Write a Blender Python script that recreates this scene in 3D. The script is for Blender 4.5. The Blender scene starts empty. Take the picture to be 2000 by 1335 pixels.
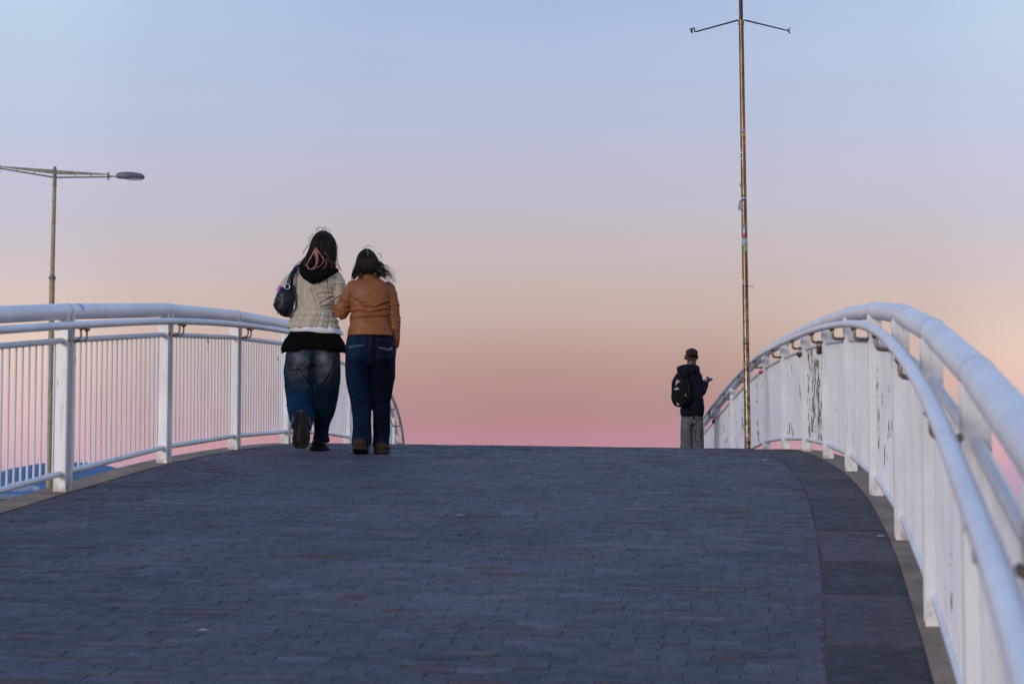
import bpy, math, random
import numpy as np
from mathutils import Vector, Matrix, noise
random.seed(7)
S = 0.9
PI = math.pi
sc = bpy.context.scene
col = sc.collection
R = math.radians

# ------------------------------------------------------------------ mesh helpers
class MB:
    def __init__(s):
        s.v = []; s.f = []; s.c = []; s.smooth = True
    def add(s, vs, fs):
        n = len(s.v); s.v.extend([tuple(p) for p in vs]); s.f.extend([tuple(i + n for i in f) for f in fs]); return s
    def box(s, c, size, M=None):
        x, y, z = size[0]/2, size[1]/2, size[2]/2
        P = [Vector((a*x, b*y, d*z)) for a in (-1, 1) for b in (-1, 1) for d in (-1, 1)]
        if M is not None: P = [M @ p for p in P]
        c = Vector(c)
        return s.add([p + c for p in P], [(0,1,3,2),(4,6,7,5),(0,4,5,1),(2,3,7,6),(0,2,6,4),(1,5,7,3)])
    def tube(s, pts, rad, seg=12, cap=True, flat=None, side=None):
        """rad: number or list; flat: ratio of second radius (number or list); side: fixed first axis"""
        pts = [Vector(p) for p in pts]; n = len(pts)
        if not hasattr(rad, '__len__'): rad = [rad]*n
        if flat is None: flat = [1.0]*n
        elif not hasattr(flat, '__len__'): flat = [flat]*n
        vs = []; fs = []; prev = None
        for i in range(n):
            t = (pts[min(i+1, n-1)] - pts[max(i-1, 0)])
            t = t.normalized() if t.length > 1e-9 else Vector((0,0,1))
            if side is not None: a = Vector(side)
            elif prev is None: a = Vector((1,0,0)) if abs(t.x) < .8 else Vector((0,1,0))
            else: a = prev
            a = (a - t*a.dot(t)).normalized(); prev = a
            b = t.cross(a)
            for k in range(seg):
                q = 2*PI*k/seg
                vs.append(pts[i] + a*math.cos(q)*rad[i] + b*math.sin(q)*rad[i]*flat[i])
        for i in range(n-1):
            for k in range(seg):
                k2 = (k+1) % seg
                fs.append((i*seg+k, i*seg+k2, (i+1)*seg+k2, (i+1)*seg+k))
        if cap:
            fs.append(tuple(range(seg))[::-1]); fs.append(tuple(range((n-1)*seg, n*seg)))
        return s.add(vs, fs)
    def chain(s, pts, rad, seg=14, flat=None, side=None):
        """tube with rounded ends"""
        pts = [Vector(p) for p in pts]
        if not hasattr(rad, '__len__'): rad = [rad]*len(pts)
        rad = list(rad)
        fl = list(flat) if hasattr(flat, '__len__') else [flat or 1.0]*len(pts)
        d0 = (pts[0]-pts[1]).normalized(); d1 = (pts[-1]-pts[-2]).normalized()
        A = []; B = []
        for q in (85, 60, 30):
            A.append((pts[0] + d0*rad[0]*min(1,fl[0])*math.sin(R(q)), rad[0]*math.cos(R(q))))
        for q in (30, 60, 85):
            B.append((pts[-1] + d1*rad[-1]*min(1,fl[-1])*math.sin(R(q)), rad[-1]*math.cos(R(q))))
        return s.tube([a[0] for a in A]+pts+[b[0] for b in B], [a[1] for a in A]+rad+[b[1] for b in B], seg,
                      flat=[fl[0]]*3+fl+[fl[-1]]*3, side=side)
    def ell(s, c, r, M=None, nu=20, nv=14):
        c = Vector(c); vs = []; fs = []
        for j in range(1, nv):
            th = PI*j/nv
            for i in range(nu):
                ph = 2*PI*i/nu
                p = Vector((r[0]*math.sin(th)*math.cos(ph), r[1]*math.sin(th)*math.sin(ph), r[2]*math.cos(th)))
                vs.append(c + (M @ p if M is not None else p))
        t = Vector((0,0,r[2])); b = -t
        vs.append(c + (M @ t if M is not None else t)); vs.append(c + (M @ b if M is not None else b))
        T = len(vs)-2; Bo = len(vs)-1
        for j in range(nv-2):
            for i in range(nu):
                i2 = (i+1) % nu
                fs.append((j*nu+i, (j+1)*nu+i, (j+1)*nu+i2, j*nu+i2))
        for i in range(nu):
            i2 = (i+1) % nu
            fs.append((T, i, i2)); fs.append((Bo, (nv-2)*nu+i2, (nv-2)*nu+i))
        return s.add(vs, fs)
    def rings(s, rs, seg=40, wave=None, cap=True, thick=None):
        """rs: list of (z, cx, cy, rx, ry[, power, zt]) horizontal rings; zt = tilt of z with x"""
        vs = []; fs = []
        for i, r in enumerate(rs):
            z, cx, cy, rx, ry = r[:5]; pw = r[5] if len(r) > 5 else 2.0; zt = r[6] if len(r) > 6 else 0
            for k in range(seg):
                q = 2*PI*k/seg; c_, s_ = math.cos(q), math.sin(q)
                e = 2.0/pw
                X = math.copysign(abs(c_)**e, c_); Y = math.copysign(abs(s_)**e, s_)
                w, dz = (wave(i, q) if wave else (1.0, 0.0))
                vs.append((cx + rx*X*w, cy + ry*Y*w, z + zt*rx*X + dz))
        n = len(rs)
        for i in range(n-1):
            up = rs[i+1][0] > rs[i][0]
            for k in range(seg):
                k2 = (k+1) % seg
                f = (i*seg+k, i*seg+k2, (i+1)*seg+k2, (i+1)*seg+k)
                fs.append(f if up else f[::-1])
        if cap:
            up = rs[-1][0] > rs[0][0]
            a = tuple(range(seg)); b = tuple(range((n-1)*seg, n*seg))
            fs.append(a[::-1] if up else a); fs.append(b if up else b[::-1])
        return s.add(vs, fs)

def tag(o, label=None, cat=None, group=None, kind=None):
    if label: o['label'] = label
    if cat: o['category'] = cat
    if group: o['group'] = group
    if kind: o['kind'] = kind
    return o
def empty(name, loc, rz=0, label=None, cat=None, group=None):
    o = bpy.data.objects.new(name, None); col.objects.link(o)
    o.location = loc; o.rotation_euler = (0, 0, rz); o.empty_display_size = .1
    return tag(o, label, cat, group)
def mesh_obj(name, me, mat, parent=None, smooth=True, loc=None):
    o = bpy.data.objects.new(name, me); col.objects.link(o)
    if mat:
        for m in (mat if isinstance(mat, (list, tuple)) else [mat]): me.materials.append(m)
    if smooth is True: me.polygons.foreach_set('use_smooth', [True]*len(me.polygons))
    elif smooth:
        me.polygons.foreach_set('use_smooth', [True]*len(me.polygons))
        try: me.set_sharp_from_angle(angle=R(smooth))
        except Exception: pass
    if parent: o.parent = parent
    if loc: o.location = loc
    return o
def build(mb, name, mat, parent=None, smooth=35, loc=None):
    me = bpy.data.meshes.new(name); me.from_pydata(mb.v, [], mb.f); me.update()
    return mesh_obj(name, me, mat, parent, smooth, loc)
def fuse(mb, name, mat, parent, voxel=.008, smooth=6, disp=None, color=None, loc=None, fac=.5):
    me = bpy.data.meshes.new(name+'_tmp'); me.from_pydata(mb.v, [], mb.f); me.update()
    o = bpy.data.objects.new(name+'_tmp', me); col.objects.link(o)
    m = o.modifiers.new('r', 'REMESH'); m.mode = 'VOXEL'; m.voxel_size = voxel
    if smooth:
        m = o.modifiers.new('s', 'SMOOTH'); m.iterations = smooth; m.factor = fac
    dg = bpy.context.evaluated_depsgraph_get(); dg.update()
    me2 = bpy.data.meshes.new_from_object(o.evaluated_get(dg))
    bpy.data.objects.remove(o); bpy.data.meshes.remove(me)
    me2.name = name; me2.materials.clear()
    if disp:
        n = len(me2.vertices); nr = [v.normal.copy() for v in me2.vertices]
        for v, q in zip(me2.vertices, nr):
            d = disp(v.co, q)
            v.co = v.co + (q*d if not isinstance(d, Vector) else d)
        me2.update()
    if color: paint(me2, color)
    return mesh_obj(name, me2, mat, parent, True, loc)
def paint(me, fn):
    at = me.color_attributes.new('vcol', 'FLOAT_COLOR', 'POINT')
    buf = []
    for v in me.vertices: buf.extend(fn(v.co)); buf.append(1.0)
    at.data.foreach_set('color', buf)
def nz(p, s, o=0.0, oct=3):
    return noise.fractal(Vector((p[0]*s[0]+o, p[1]*s[1]+o*.7, p[2]*s[2]-o)), 1.0, 2.0, oct)
def ridge(p, s, o=0.0):
    return 1-2*abs(noise.noise(Vector((p[0]*s[0]+o, p[1]*s[1]+o*.7, p[2]*s[2]-o))))
def crease(x, y, lines):
    t = 0.0
    for L in lines:
        a, w, pts = L[0], L[1], L[2:]
        best = 1e9; sgn = 1
        for (x0, y0), (x1, y1) in zip(pts[:-1], pts[1:]):
            dx, dy = x1-x0, y1-y0; q = max(0, min(1, ((x-x0)*dx+(y-y0)*dy)/(dx*dx+dy*dy)))
            d = math.hypot(x-x0-q*dx, y-y0-q*dy)
            if d < best: best = d; sgn = 1 if (dx*(y-y0)-dy*(x-x0)) > 0 else -1
        if best < w*5: t += a*(-math.exp(-(best/w)**2) + (.75 if sgn < 0 else .35)*math.exp(-((best-2.0*w)/(1.1*w))**2))
    return t
def sm(a, b, x):
    t = max(0, min(1, (x-a)/(b-a))); return t*t*(3-2*t)

# ------------------------------------------------------------------ materials
def srgb(r, g, b):
    f = lambda c: (c/255/12.92) if c <= 10 else ((c/255+.055)/1.055)**2.4
    return (f(r), f(g), f(b), 1)
def new_mat(name):
    m = bpy.data.materials.new(name); m.use_nodes = True
    nt = m.node_tree; b = nt.nodes['Principled BSDF']
    return m, nt, b
def N(nt, t, **kw):
    n = nt.nodes.new(t)
    for k, v in kw.items():
        if k in n.inputs: n.inputs[k].default_value = v
        else: setattr(n, k, v)
    return n
def ramp(nt, src, stops, interp='LINEAR'):
    r = nt.nodes.new('ShaderNodeValToRGB'); r.color_ramp.interpolation = interp
    e = r.color_ramp.elements
    while len(e) < len(stops): e.new(0.5)
    for i, (p, c) in enumerate(stops):
        e[i].position = p; e[i].color = c if len(c) == 4 else (*c, 1)
    nt.links.new(src, r.inputs[0]); return r
def mixc(nt, fac, a, b, mode='MIX'):
    m = nt.nodes.new('ShaderNodeMix'); m.data_type = 'RGBA'; m.blend_type = mode
    for sock, v in ((m.inputs[0], fac), (m.inputs[6], a), (m.inputs[7], b)):
        if hasattr(v, 'is_linked'): nt.links.new(v, sock)
        else: sock.default_value = v if not (isinstance(v, tuple) and len(v) == 3) else (*v, 1)
    return m.outputs[2]
def math_(nt, op, a, b=0.0, clamp=False):
    m = nt.nodes.new('ShaderNodeMath'); m.operation = op; m.use_clamp = clamp
    for sock, v in ((m.inputs[0], a), (m.inputs[1], b)):
        if hasattr(v, 'is_linked'): nt.links.new(v, sock)
        else: sock.default_value = v
    return m.outputs[0]
def pos(nt, scale=(1,1,1), kind='Object'):
    tc = nt.nodes.new('ShaderNodeTexCoord'); mp = nt.nodes.new('ShaderNodeMapping')
    mp.inputs['Scale'].default_value = scale
    nt.links.new(tc.outputs[kind], mp.inputs[0]); return mp.outputs[0]
def worldpos(nt, scale=(1,1,1)):
    g = nt.nodes.new('ShaderNodeNewGeometry'); mp = nt.nodes.new('ShaderNodeMapping')
    mp.inputs['Scale'].default_value = scale
    nt.links.new(g.outputs['Position'], mp.inputs[0]); return mp.outputs[0]
def noise_tex(nt, vec, scale, detail=4, rough=.55):
    n = N(nt, 'ShaderNodeTexNoise'); n.inputs['Scale'].default_value = scale
    n.inputs['Detail'].default_value = detail; n.inputs['Roughness'].default_value = rough
    nt.links.new(vec, n.inputs['Vector']); return n.outputs['Fac']
def bump(nt, b, h, strength=.3, dist=.01):
    bp = N(nt, 'ShaderNodeBump'); bp.inputs['Strength'].default_value = strength; bp.inputs['Distance'].default_value = dist
    nt.links.new(h, bp.inputs['Height']); nt.links.new(bp.outputs[0], b.inputs['Normal'])

def mat_simple(name, c, rough=.6, metal=0, nscale=30, nvar=.15, bstr=.15, bdist=.004, spec=.5, stretch=(1,1,1), sheen=0):
    m, nt, b = new_mat(name)
    v = pos(nt, stretch); f = noise_tex(nt, v, nscale)
    lo = tuple(x*(1-nvar) for x in c[:3]); hi = tuple(min(1, x*(1+nvar)) for x in c[:3])
    r = ramp(nt, f, [(.3, lo), (.7, hi)])
    nt.links.new(r.outputs[0], b.inputs['Base Color'])
    b.inputs['Roughness'].default_value = rough; b.inputs['Metallic'].default_value = metal
    b.inputs['Specular IOR Level'].default_value = spec
    if sheen: b.inputs['Sheen Weight'].default_value = sheen
    if bstr: bump(nt, b, f, bstr, bdist)
    return m

def mat_paint(name, rust=0.0, base=(.77,.78,.81), vert=True, graffiti=None, under=0):
    """white gloss paint, chalky dirt, rust/peel amount 0..1"""
    m, nt, b = new_mat(name)
    wp = worldpos(nt, (1,1,1))
    big = noise_tex(nt, wp, 2.2, 5, .6)
    c = ramp(nt, big, [(.25, tuple(x*.79 for x in base)), (.6, base), (.85, tuple(min(1,x*1.06) for x in base))]).outputs[0]
    st = worldpos(nt, (55, 55, 8.0) if vert else (14,14,14))
    n2 = noise_tex(nt, st, 1.0, 4, .6)
    spot = noise_tex(nt, worldpos(nt, (1,1,1)), 4.0, 2, .5)
    # patches of peeling where both noises are high
    s_ = math_(nt, 'ADD', math_(nt, 'MULTIPLY', n2, .6), math_(nt, 'MULTIPLY', spot, .4))
    th = .655 - .165*rust
    k = ramp(nt, s_, [(th, (0,0,0)), (th+.022, (1,1,1))]).outputs[0]
    rc = ramp(nt, noise_tex(nt, wp, 60, 2), [(.35, (.07,.05,.038)), (.55, (.16,.115,.08)), (.75, (.24,.16,.10))]).outputs[0]
    c2 = mixc(nt, k, c, rc)
    # thin grey grime
    g = ramp(nt, noise_tex(nt, worldpos(nt, (9,9,3)), 1.0, 5, .7), [(.42, (0,0,0)), (.75, (.5,.5,.5))]).outputs[0]
    c3 = mixc(nt, g, c2, tuple(x*.72 for x in base))
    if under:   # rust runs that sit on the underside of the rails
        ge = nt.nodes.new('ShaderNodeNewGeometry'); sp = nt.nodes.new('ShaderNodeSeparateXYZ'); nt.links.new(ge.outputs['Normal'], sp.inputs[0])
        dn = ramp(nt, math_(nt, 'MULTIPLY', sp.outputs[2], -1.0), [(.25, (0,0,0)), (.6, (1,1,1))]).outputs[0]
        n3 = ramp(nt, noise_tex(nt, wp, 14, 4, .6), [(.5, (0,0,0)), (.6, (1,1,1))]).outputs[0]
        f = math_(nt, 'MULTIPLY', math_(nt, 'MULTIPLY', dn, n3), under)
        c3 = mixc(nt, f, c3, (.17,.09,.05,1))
    if rust == -.05:
        g2 = nt.nodes.new('ShaderNodeTexCoord'); s2 = nt.nodes.new('ShaderNodeSeparateXYZ'); nt.links.new(g2.outputs['Generated'], s2.inputs[0])
        lowk = ramp(nt, s2.outputs[2], [(0, (1,1,1)), (.035, (.55,.55,.55)), (.10, (0,0,0))]).outputs[0]
        n4 = ramp(nt, noise_tex(nt, worldpos(nt, (22,22,10)), 1, 4, .65), [(.44, (0,0,0)), (.56, (1,1,1))]).outputs[0]
        c3 = mixc(nt, math_(nt, 'MULTIPLY', math_(nt, 'MULTIPLY', lowk, n4), .75), c3, (.20,.11,.06,1))
        dr = ramp(nt, noise_tex(nt, worldpos(nt, (45,45,2.2)), 1, 3, .5), [(.60, (0,0,0)), (.72, (.5,.5,.5))]).outputs[0]
        c3 = mixc(nt, dr, c3, (.42,.36,.31,1))
    if graffiti:
        mp = nt.nodes.new('ShaderNodeVectorMath'); mp.operation = 'DISTANCE'
        ge = nt.nodes.new('ShaderNodeNewGeometry'); nt.links.new(ge.outputs['Position'], mp.inputs[0]); mp.inputs[1].default_value = graffiti
        sc_ = noise_tex(nt, wp, 38, 4, .7)
        d = math_(nt, 'SUBTRACT', .075, mp.outputs['Value'])
        kk = ramp(nt, math_(nt, 'MULTIPLY', math_(nt, 'MULTIPLY', d, 14, True), sc_), [(.22,(0,0,0)),(.3,(.8,.8,.8))]).outputs[0]
        c3 = mixc(nt, kk, c3, (.22,.10,.5,1))
    nt.links.new(c3, b.inputs['Base Color'])
    rr = ramp(nt, k, [(0, (.34,.34,.34)), (1, (.85,.85,.85))]).outputs[0]
    nt.links.new(rr, b.inputs['Roughness'])
    bump(nt, b, math_(nt, 'SUBTRACT', noise_tex(nt, wp, 25, 3), k), .25, .003)
    return m

def mat_leather(name, c, rough=.42, var=.16):
    m, nt, b = new_mat(name)
    v = pos(nt)
    f = noise_tex(nt, v, 6, 4, .55); fine = noise_tex(nt, v, 150, 2, .5)
    r = ramp(nt, f, [(.3, tuple(x*(1-var) for x in c)), (.55, c), (.75, tuple(min(1,x*(1+var*.7)) for x in c))])
    nt.links.new(r.outputs[0], b.inputs['Base Color'])
    b.inputs['Roughness'].default_value = rough
    w = N(nt, 'ShaderNodeTexNoise'); w.inputs['Scale'].default_value = 1; w.inputs['Detail'].default_value = 2; w.inputs['Distortion'].default_value = 1.0
    nt.links.new(pos(nt, (8, 8, 15)), w.inputs['Vector'])
    h = math_(nt, 'ADD', math_(nt, 'MULTIPLY', w.outputs['Fac'], 1.0), math_(nt, 'MULTIPLY', fine, .03))
    bump(nt, b, h, .45, .014)
    b.inputs['Specular IOR Level'].default_value = .28
    return m

def mat_denim(name):
    m, nt, b = new_mat(name)
    a = N(nt, 'ShaderNodeVertexColor'); a.layer_name = 'vcol'
    v = pos(nt); f = noise_tex(nt, v, 7, 5, .65); tw = noise_tex(nt, pos(nt, (1,1,.25)), 190, 2)
    r = ramp(nt, f, [(.3, (.55,.55,.55)), (.7, (1.35,1.35,1.35))])
    c = mixc(nt, 1.0, a.outputs[0], r.outputs[0], 'MULTIPLY')
    r2 = ramp(nt, tw, [(.35, (.8,.8,.8)), (.65, (1.15,1.15,1.15))])
    c = mixc(nt, 1.0, c, r2.outputs[0], 'MULTIPLY')
    nt.links.new(c, b.inputs['Base Color']); b.inputs['Roughness'].default_value = .85
    b.inputs['Specular IOR Level'].default_value = .10
    w = N(nt, 'ShaderNodeTexNoise'); w.inputs['Scale'].default_value = 1; w.inputs['Detail'].default_value = 3; w.inputs['Distortion'].default_value = 1.0
    nt.links.new(pos(nt, (10, 10, 20)), w.inputs['Vector'])
    bump(nt, b, w.outputs['Fac'], .55, .014)
    return m

def mat_bricks():
    m, nt, b = new_mat('paving_setts')
    a = N(nt, 'ShaderNodeVertexColor'); a.layer_name = 'vcol'
    wp = worldpos(nt)
    big = ramp(nt, noise_tex(nt, wp, .9, 5, .6), [(.3, (.68,.68,.72)), (.7, (1.25,1.23,1.20))]).outputs[0]
    fine = noise_tex(nt, wp, 70, 4, .65)
    c = mixc(nt, 1.0, a.outputs[0], big, 'MULTIPLY')
    c = mixc(nt, 1.0, c, ramp(nt, fine, [(.3, (.75,.75,.75)), (.7, (1.25,1.25,1.25))]).outputs[0], 'MULTIPLY')
    vo = N(nt, 'ShaderNodeTexVoronoi'); vo.inputs['Scale'].default_value = 1.7; nt.links.new(wp, vo.inputs['Vector'])
    gm = ramp(nt, vo.outputs['Distance'], [(.035, (1,1,1)), (.05, (0,0,0))]).outputs[0]
    c = mixc(nt, math_(nt, 'MULTIPLY', gm, .55), c, (.028,.028,.034,1))
    st = ramp(nt, noise_tex(nt, worldpos(nt, (1.6,.55,1)), 1.3, 6, .7), [(.50, (0,0,0)), (.68, (1,1,1))]).outputs[0]
    c = mixc(nt, math_(nt, 'MULTIPLY', st, .38), c, (.030,.031,.042,1))
    nt.links.new(c, b.inputs['Base Color'])
    rr = ramp(nt, noise_tex(nt, wp, 14, 3), [(.3, (.55,.55,.55)), (.7, (.8,.8,.8))]).outputs[0]
    nt.links.new(rr, b.inputs['Roughness'])
    b.inputs['Specular IOR Level'].default_value = .35
    bump(nt, b, noise_tex(nt, wp, 45, 4, .6), .35, .004)
    return m

def mat_hair(name, c=(.012,.010,.010), tip=None):
    m, nt, b = new_mat(name)
    if tip:
        a = N(nt, 'ShaderNodeVertexColor'); a.layer_name = 'vcol'
        nt.links.new(a.outputs[0], b.inputs['Base Color'])
    else:
        f = noise_tex(nt, pos(nt, (1,1,.1)), 60)
        r = ramp(nt, f, [(.3, tuple(x*.6 for x in c)), (.7, tuple(x*1.6 for x in c))]); nt.links.new(r.outputs[0], b.inputs['Base Color'])
    b.inputs['Roughness'].default_value = .5; b.inputs['Specular IOR Level'].default_value = .16
    return m

M = {}
M['paint'] = mat_paint('white_rail_paint', -.3)
M['paint_post'] = mat_paint('white_post_paint', -.05)
M['paint_bar0'] = mat_paint('white_bar_paint', .08, base=(.70,.72,.78))
M['paint_bar1'] = mat_paint('white_bar_paint_worn', .45, base=(.70,.72,.78))
M['paint_bar2'] = mat_paint('white_bar_paint_peeling', .88, base=(.70,.72,.78))
M['paint_under'] = mat_paint('white_bottom_rail_paint', -.2, under=.9, vert=False)
M['bracket'] = mat_simple('tarnished_bracket_steel', (.23,.19,.15), .42, .75, 40, .5)
M['weld'] = mat_simple('weld_seam', (.50,.45,.41), .6, 0, 60, .3)
M['concrete'] = mat_simple('edge_concrete', (.225,.160,.112), .85, 0, 5, .35, .5, .012)
M['slab'] = mat_simple('bridge_steel', (.35,.36,.38), .6, 0, 3, .15)
M['bricks'] = mat_bricks()
M['skinA'] = mat_simple('light_skin', (.52,.33,.25), .5, 0, 20, .08)
M['skinC'] = mat_simple('dark_skin', (.075,.034,.023), .5, 0, 20, .1)
M['tan'] = mat_leather('tan_leather', (.215,.075,.026), .48)
M['beige'] = mat_leather('beige_leather', (.43,.38,.30), .5, .10)
M['denim'] = mat_denim('denim')
M['black_cloth'] = mat_simple('black_cloth', (.0045,.0045,.005), .95, 0, 90, .3, .3, .004, .06)
M['white_cloth'] = mat_simple('white_cloth', (.74,.74,.80), .85, 0, 12, .05, .6, .015)
M['navy_bag'] = mat_leather('navy_bag_leather', (.006,.009,.019), .42)
M['silver'] = mat_simple('silver_ring', (.8,.78,.72), .2, 1, 20, .05, 0)
M['shackle'] = mat_simple('dull_steel', (.30,.30,.32), .4, .8)
M['pink'] = mat_simple('pink_charm', (.62,.14,.42), .5)
M['hair'] = mat_hair('black_hair', (.0055,.004,.004))
M['hairB'] = mat_hair('dark_brown_hair', (.009,.0055,.0045))
M['strand'] = mat_hair('loose_black_hair', (.012,.0075,.006)); M['strand'].node_tree.nodes['Principled BSDF'].inputs['Specular IOR Level'].default_value = .2; M['strand'].node_tree.nodes['Principled BSDF'].inputs['Roughness'].default_value = .36
M['hair_pink'] = mat_hair('bleached_pink_hair', (.40,.155,.13))
M['shoe_black'] = mat_simple('black_boot', (.005,.005,.0055), .5, 0, 30, .3, .15, .004, .2)
M['sole_black'] = mat_simple('black_rubber_sole', (.016,.015,.0155), .75, 0, 30, .3, .15, .004, .15)
M['lug'] = mat_simple('lighter_black_tread', (.020,.019,.0195), .8, 0, 30, .3, .15, .004, .2)  # tread blocks coloured lighter than the sole between them so the pattern shows
M['shoe_tan'] = mat_simple('brown_suede_shoe', (.055,.029,.017), .9, 0, 40, .3, .15, .004, .15)
M['sole_tan'] = mat_simple('dark_rubber_edge', (.022,.015,.011), .85)
M['navy_cloth'] = mat_simple('dark_navy_jacket_cloth', (.0050,.0065,.014), .8, 0, 25, .3, .4, .012, .12)
M['pack'] = mat_simple('black_backpack_nylon', (.0045,.004,.005), .8, 0, 50, .3, .3, .006, .12)
M['grey_cargo'] = mat_simple('grey_cargo_cloth', (.105,.108,.122), .9, 0, 14, .2, .6, .014, .15)
M['mark_white'] = mat_simple('white_print', (.75,.78,.85), .5, 0, 30, .03, 0)
M['scrap'] = mat_simple('dull_paper', (.30,.31,.36), .9)
M['mark_silver'] = mat_simple('silver_print', (.40,.42,.5), .5, 0, 30, .2, 0)
M['phone'] = mat_simple('blue_phone_case', (.02,.07,.20), .3)
M['stitch'] = mat_simple('light_stitching', (.22,.24,.30), .8)
M['stitch_dim'] = mat_simple('dull_stitching', (.045,.034,.030), .8)
M['red_lock'] = mat_simple('red_lock', (.42,.01,.015), .35)
M['maroon_lock'] = mat_simple('maroon_lock', (.07,.008,.02), .35)
M['brown_lock'] = mat_simple('rusty_brass_lock', (.06,.025,.02), .5, .5)
M['dark_metal'] = mat_simple('dark_iron', (.012,.014,.02), .5, .4)
M['lamp_pole'] = mat_simple('khaki_lamp_paint', (.27,.215,.12), .5, .1, 6, .25)
M['lamp_arm'] = mat_simple('grey_green_lamp_paint', (.14,.145,.125), .5, .2, 6, .4)
M['lamp_head'] = mat_simple('grey_lamp_housing', (.10,.115,.15), .4, .2, 12, .5)
M['lamp_glass'] = mat_simple('frosted_lamp_glass', (.55,.55,.6), .2, 0, 10, .1)

def mat_brass_pole():
    m, nt, b = new_mat('weathered_brown_bronze')
    wp = worldpos(nt, (18,18,4)); f = noise_tex(nt, wp, 1, 6, .7)
    g = nt.nodes.new('ShaderNodeNewGeometry'); sp = nt.nodes.new('ShaderNodeSeparateXYZ'); nt.links.new(g.outputs['Position'], sp.inputs[0])
    # the lower part is scraped and stained
    k = ramp(nt, math_(nt, 'MULTIPLY', math_(nt, 'ADD', sp.outputs[2], 1.0), .2), [(.38,(1,1,1)),(.66,(0,0,0))]).outputs[0]
    sc_ = ramp(nt, noise_tex(nt, worldpos(nt, (30,30,16)), 1, 5, .75), [(.47,(0,0,0)),(.53,(1,1,1))]).outputs[0]
    base = ramp(nt, f, [(.3,(.070,.045,.028)),(.5,(.15,.098,.058)),(.7,(.23,.16,.10))]).outputs[0]
    c = mixc(nt, math_(nt,'MULTIPLY',k,sc_), base, (.40,.34,.27,1))
    dk = ramp(nt, noise_tex(nt, worldpos(nt, (22,22,9)), 1.3, 4, .7), [(.55,(0,0,0)),(.62,(1,1,1))]).outputs[0]
    c = mixc(nt, math_(nt,'MULTIPLY',k,dk), c, (.035,.025,.02,1))
    nt.links.new(c, b.inputs['Base Color']); b.inputs['Metallic'].default_value = .8; b.inputs['Roughness'].default_value = .36
    bump(nt, b, f, .3, .004)
    return m
M['bronze'] = mat_brass_pole()
M['bronze_dark'] = mat_simple('dark_brown_steel', (.05,.035,.03), .5, .5)

# ------------------------------------------------------------------ bridge shape tables (d along view, x, z), scaled by S
XL_T = [(-4,-5.3),(-3,-5.1),(2,-4.28),(5,-3.83),(8,-3.44),(10.5,-3.13),(12.7,-2.85),(14.94,-2.60),(17.1,-2.375),(19.2,-2.175),(21.4,-2.03),(23.6,-1.945),(27,-1.88),(31,-1.91),(36,-2.07),(42,-2.45),(50,-3.0),(60,-4.2)]
XR_T = [(-4,-.62),(-3,-.41),(0,.22),(2,.655),(4.07,1.040),(6.4,1.435),(7.85,1.652),(10.17,1.984),(12.37,2.252),(14.55,2.466),(16.6,2.625),(18.75,2.765),(20.9,2.86),(23,2.925),(25.15,2.985),(27.3,3.02),(29.45,3.03),(31.6,3.02),(34,2.98),(38,2.85),(42,2.65),(50,2.0),(60,.9)]
ZL_T = [(-4,-2.25),(-3,-2.1),(2,-1.36),(5,-.92),(8,-.50),(10.4,-.218),(12.7,.034),(14.94,.253),(17.1,.403),(19.2,.507),(21.4,.57),(23.6,.59),(26,.55),(28.5,.45),(31,.30),(33.5,.08),(36,-.2),(42,-1.1),(50,-2.6),(60,-5)]
ZR_T = [(-4,-2.08),(-3,-1.95),(0,-1.56),(2,-1.30),(4.07,-1.026),(6.4,-.70),(7.85,-.497),(10.17,-.214),(12.37,.01),(14.55,.187),(16.6,.318),(18.75,.425),(20.9,.495),(23,.522),(25.15,.475),(27.3,.365),(29.45,.20),(31.6,.01),(33.75,-.21),(38,-.75),(42,-1.35),(50,-2.8),(60,-5)]
def herm(T):
    xs = np.array([t[0] for t in T], float); ys = np.array([t[1] for t in T], float)
    m = np.gradient(ys, xs)
    def f(x):
        i = int(min(max(np.searchsorted(xs, x)-1, 0), len(xs)-2))
        h = xs[i+1]-xs[i]; t = (x-xs[i])/h; t2 = t*t; t3 = t2*t
        return float((2*t3-3*t2+1)*ys[i]+(t3-2*t2+t)*h*m[i]+(-2*t3+3*t2)*ys[i+1]+(t3-t2)*h*m[i+1])
    return f
xl, xr, zl, zr = herm(XL_T), herm(XR_T), herm(ZL_T), herm(ZR_T)
def zs(X, Y):
    d = Y/S; a, b = xl(d)*S, xr(d)*S
    t = (X-a)/(b-a)
    return (zl(d)+(zr(d)-zl(d))*t)*S
def side_pt(side, d, off=0.0, up=0.0):
    """real point on a rail line; off = metres towards the walkway"""
    fx, fz = (xl, zl) if side < 0 else (xr, zr)
    p = Vector((fx(d)*S, d*S, 0)); e = .05
    t = Vector((fx(d+e)-fx(d-e), 2*e, 0)).normalized()
    n = Vector((t.y, -t.x, 0)) * (-side)          # towards the walkway
    q = p + n*off
    return Vector((q.x, q.y, zs(q.x, q.y)+up)), t, n

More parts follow.
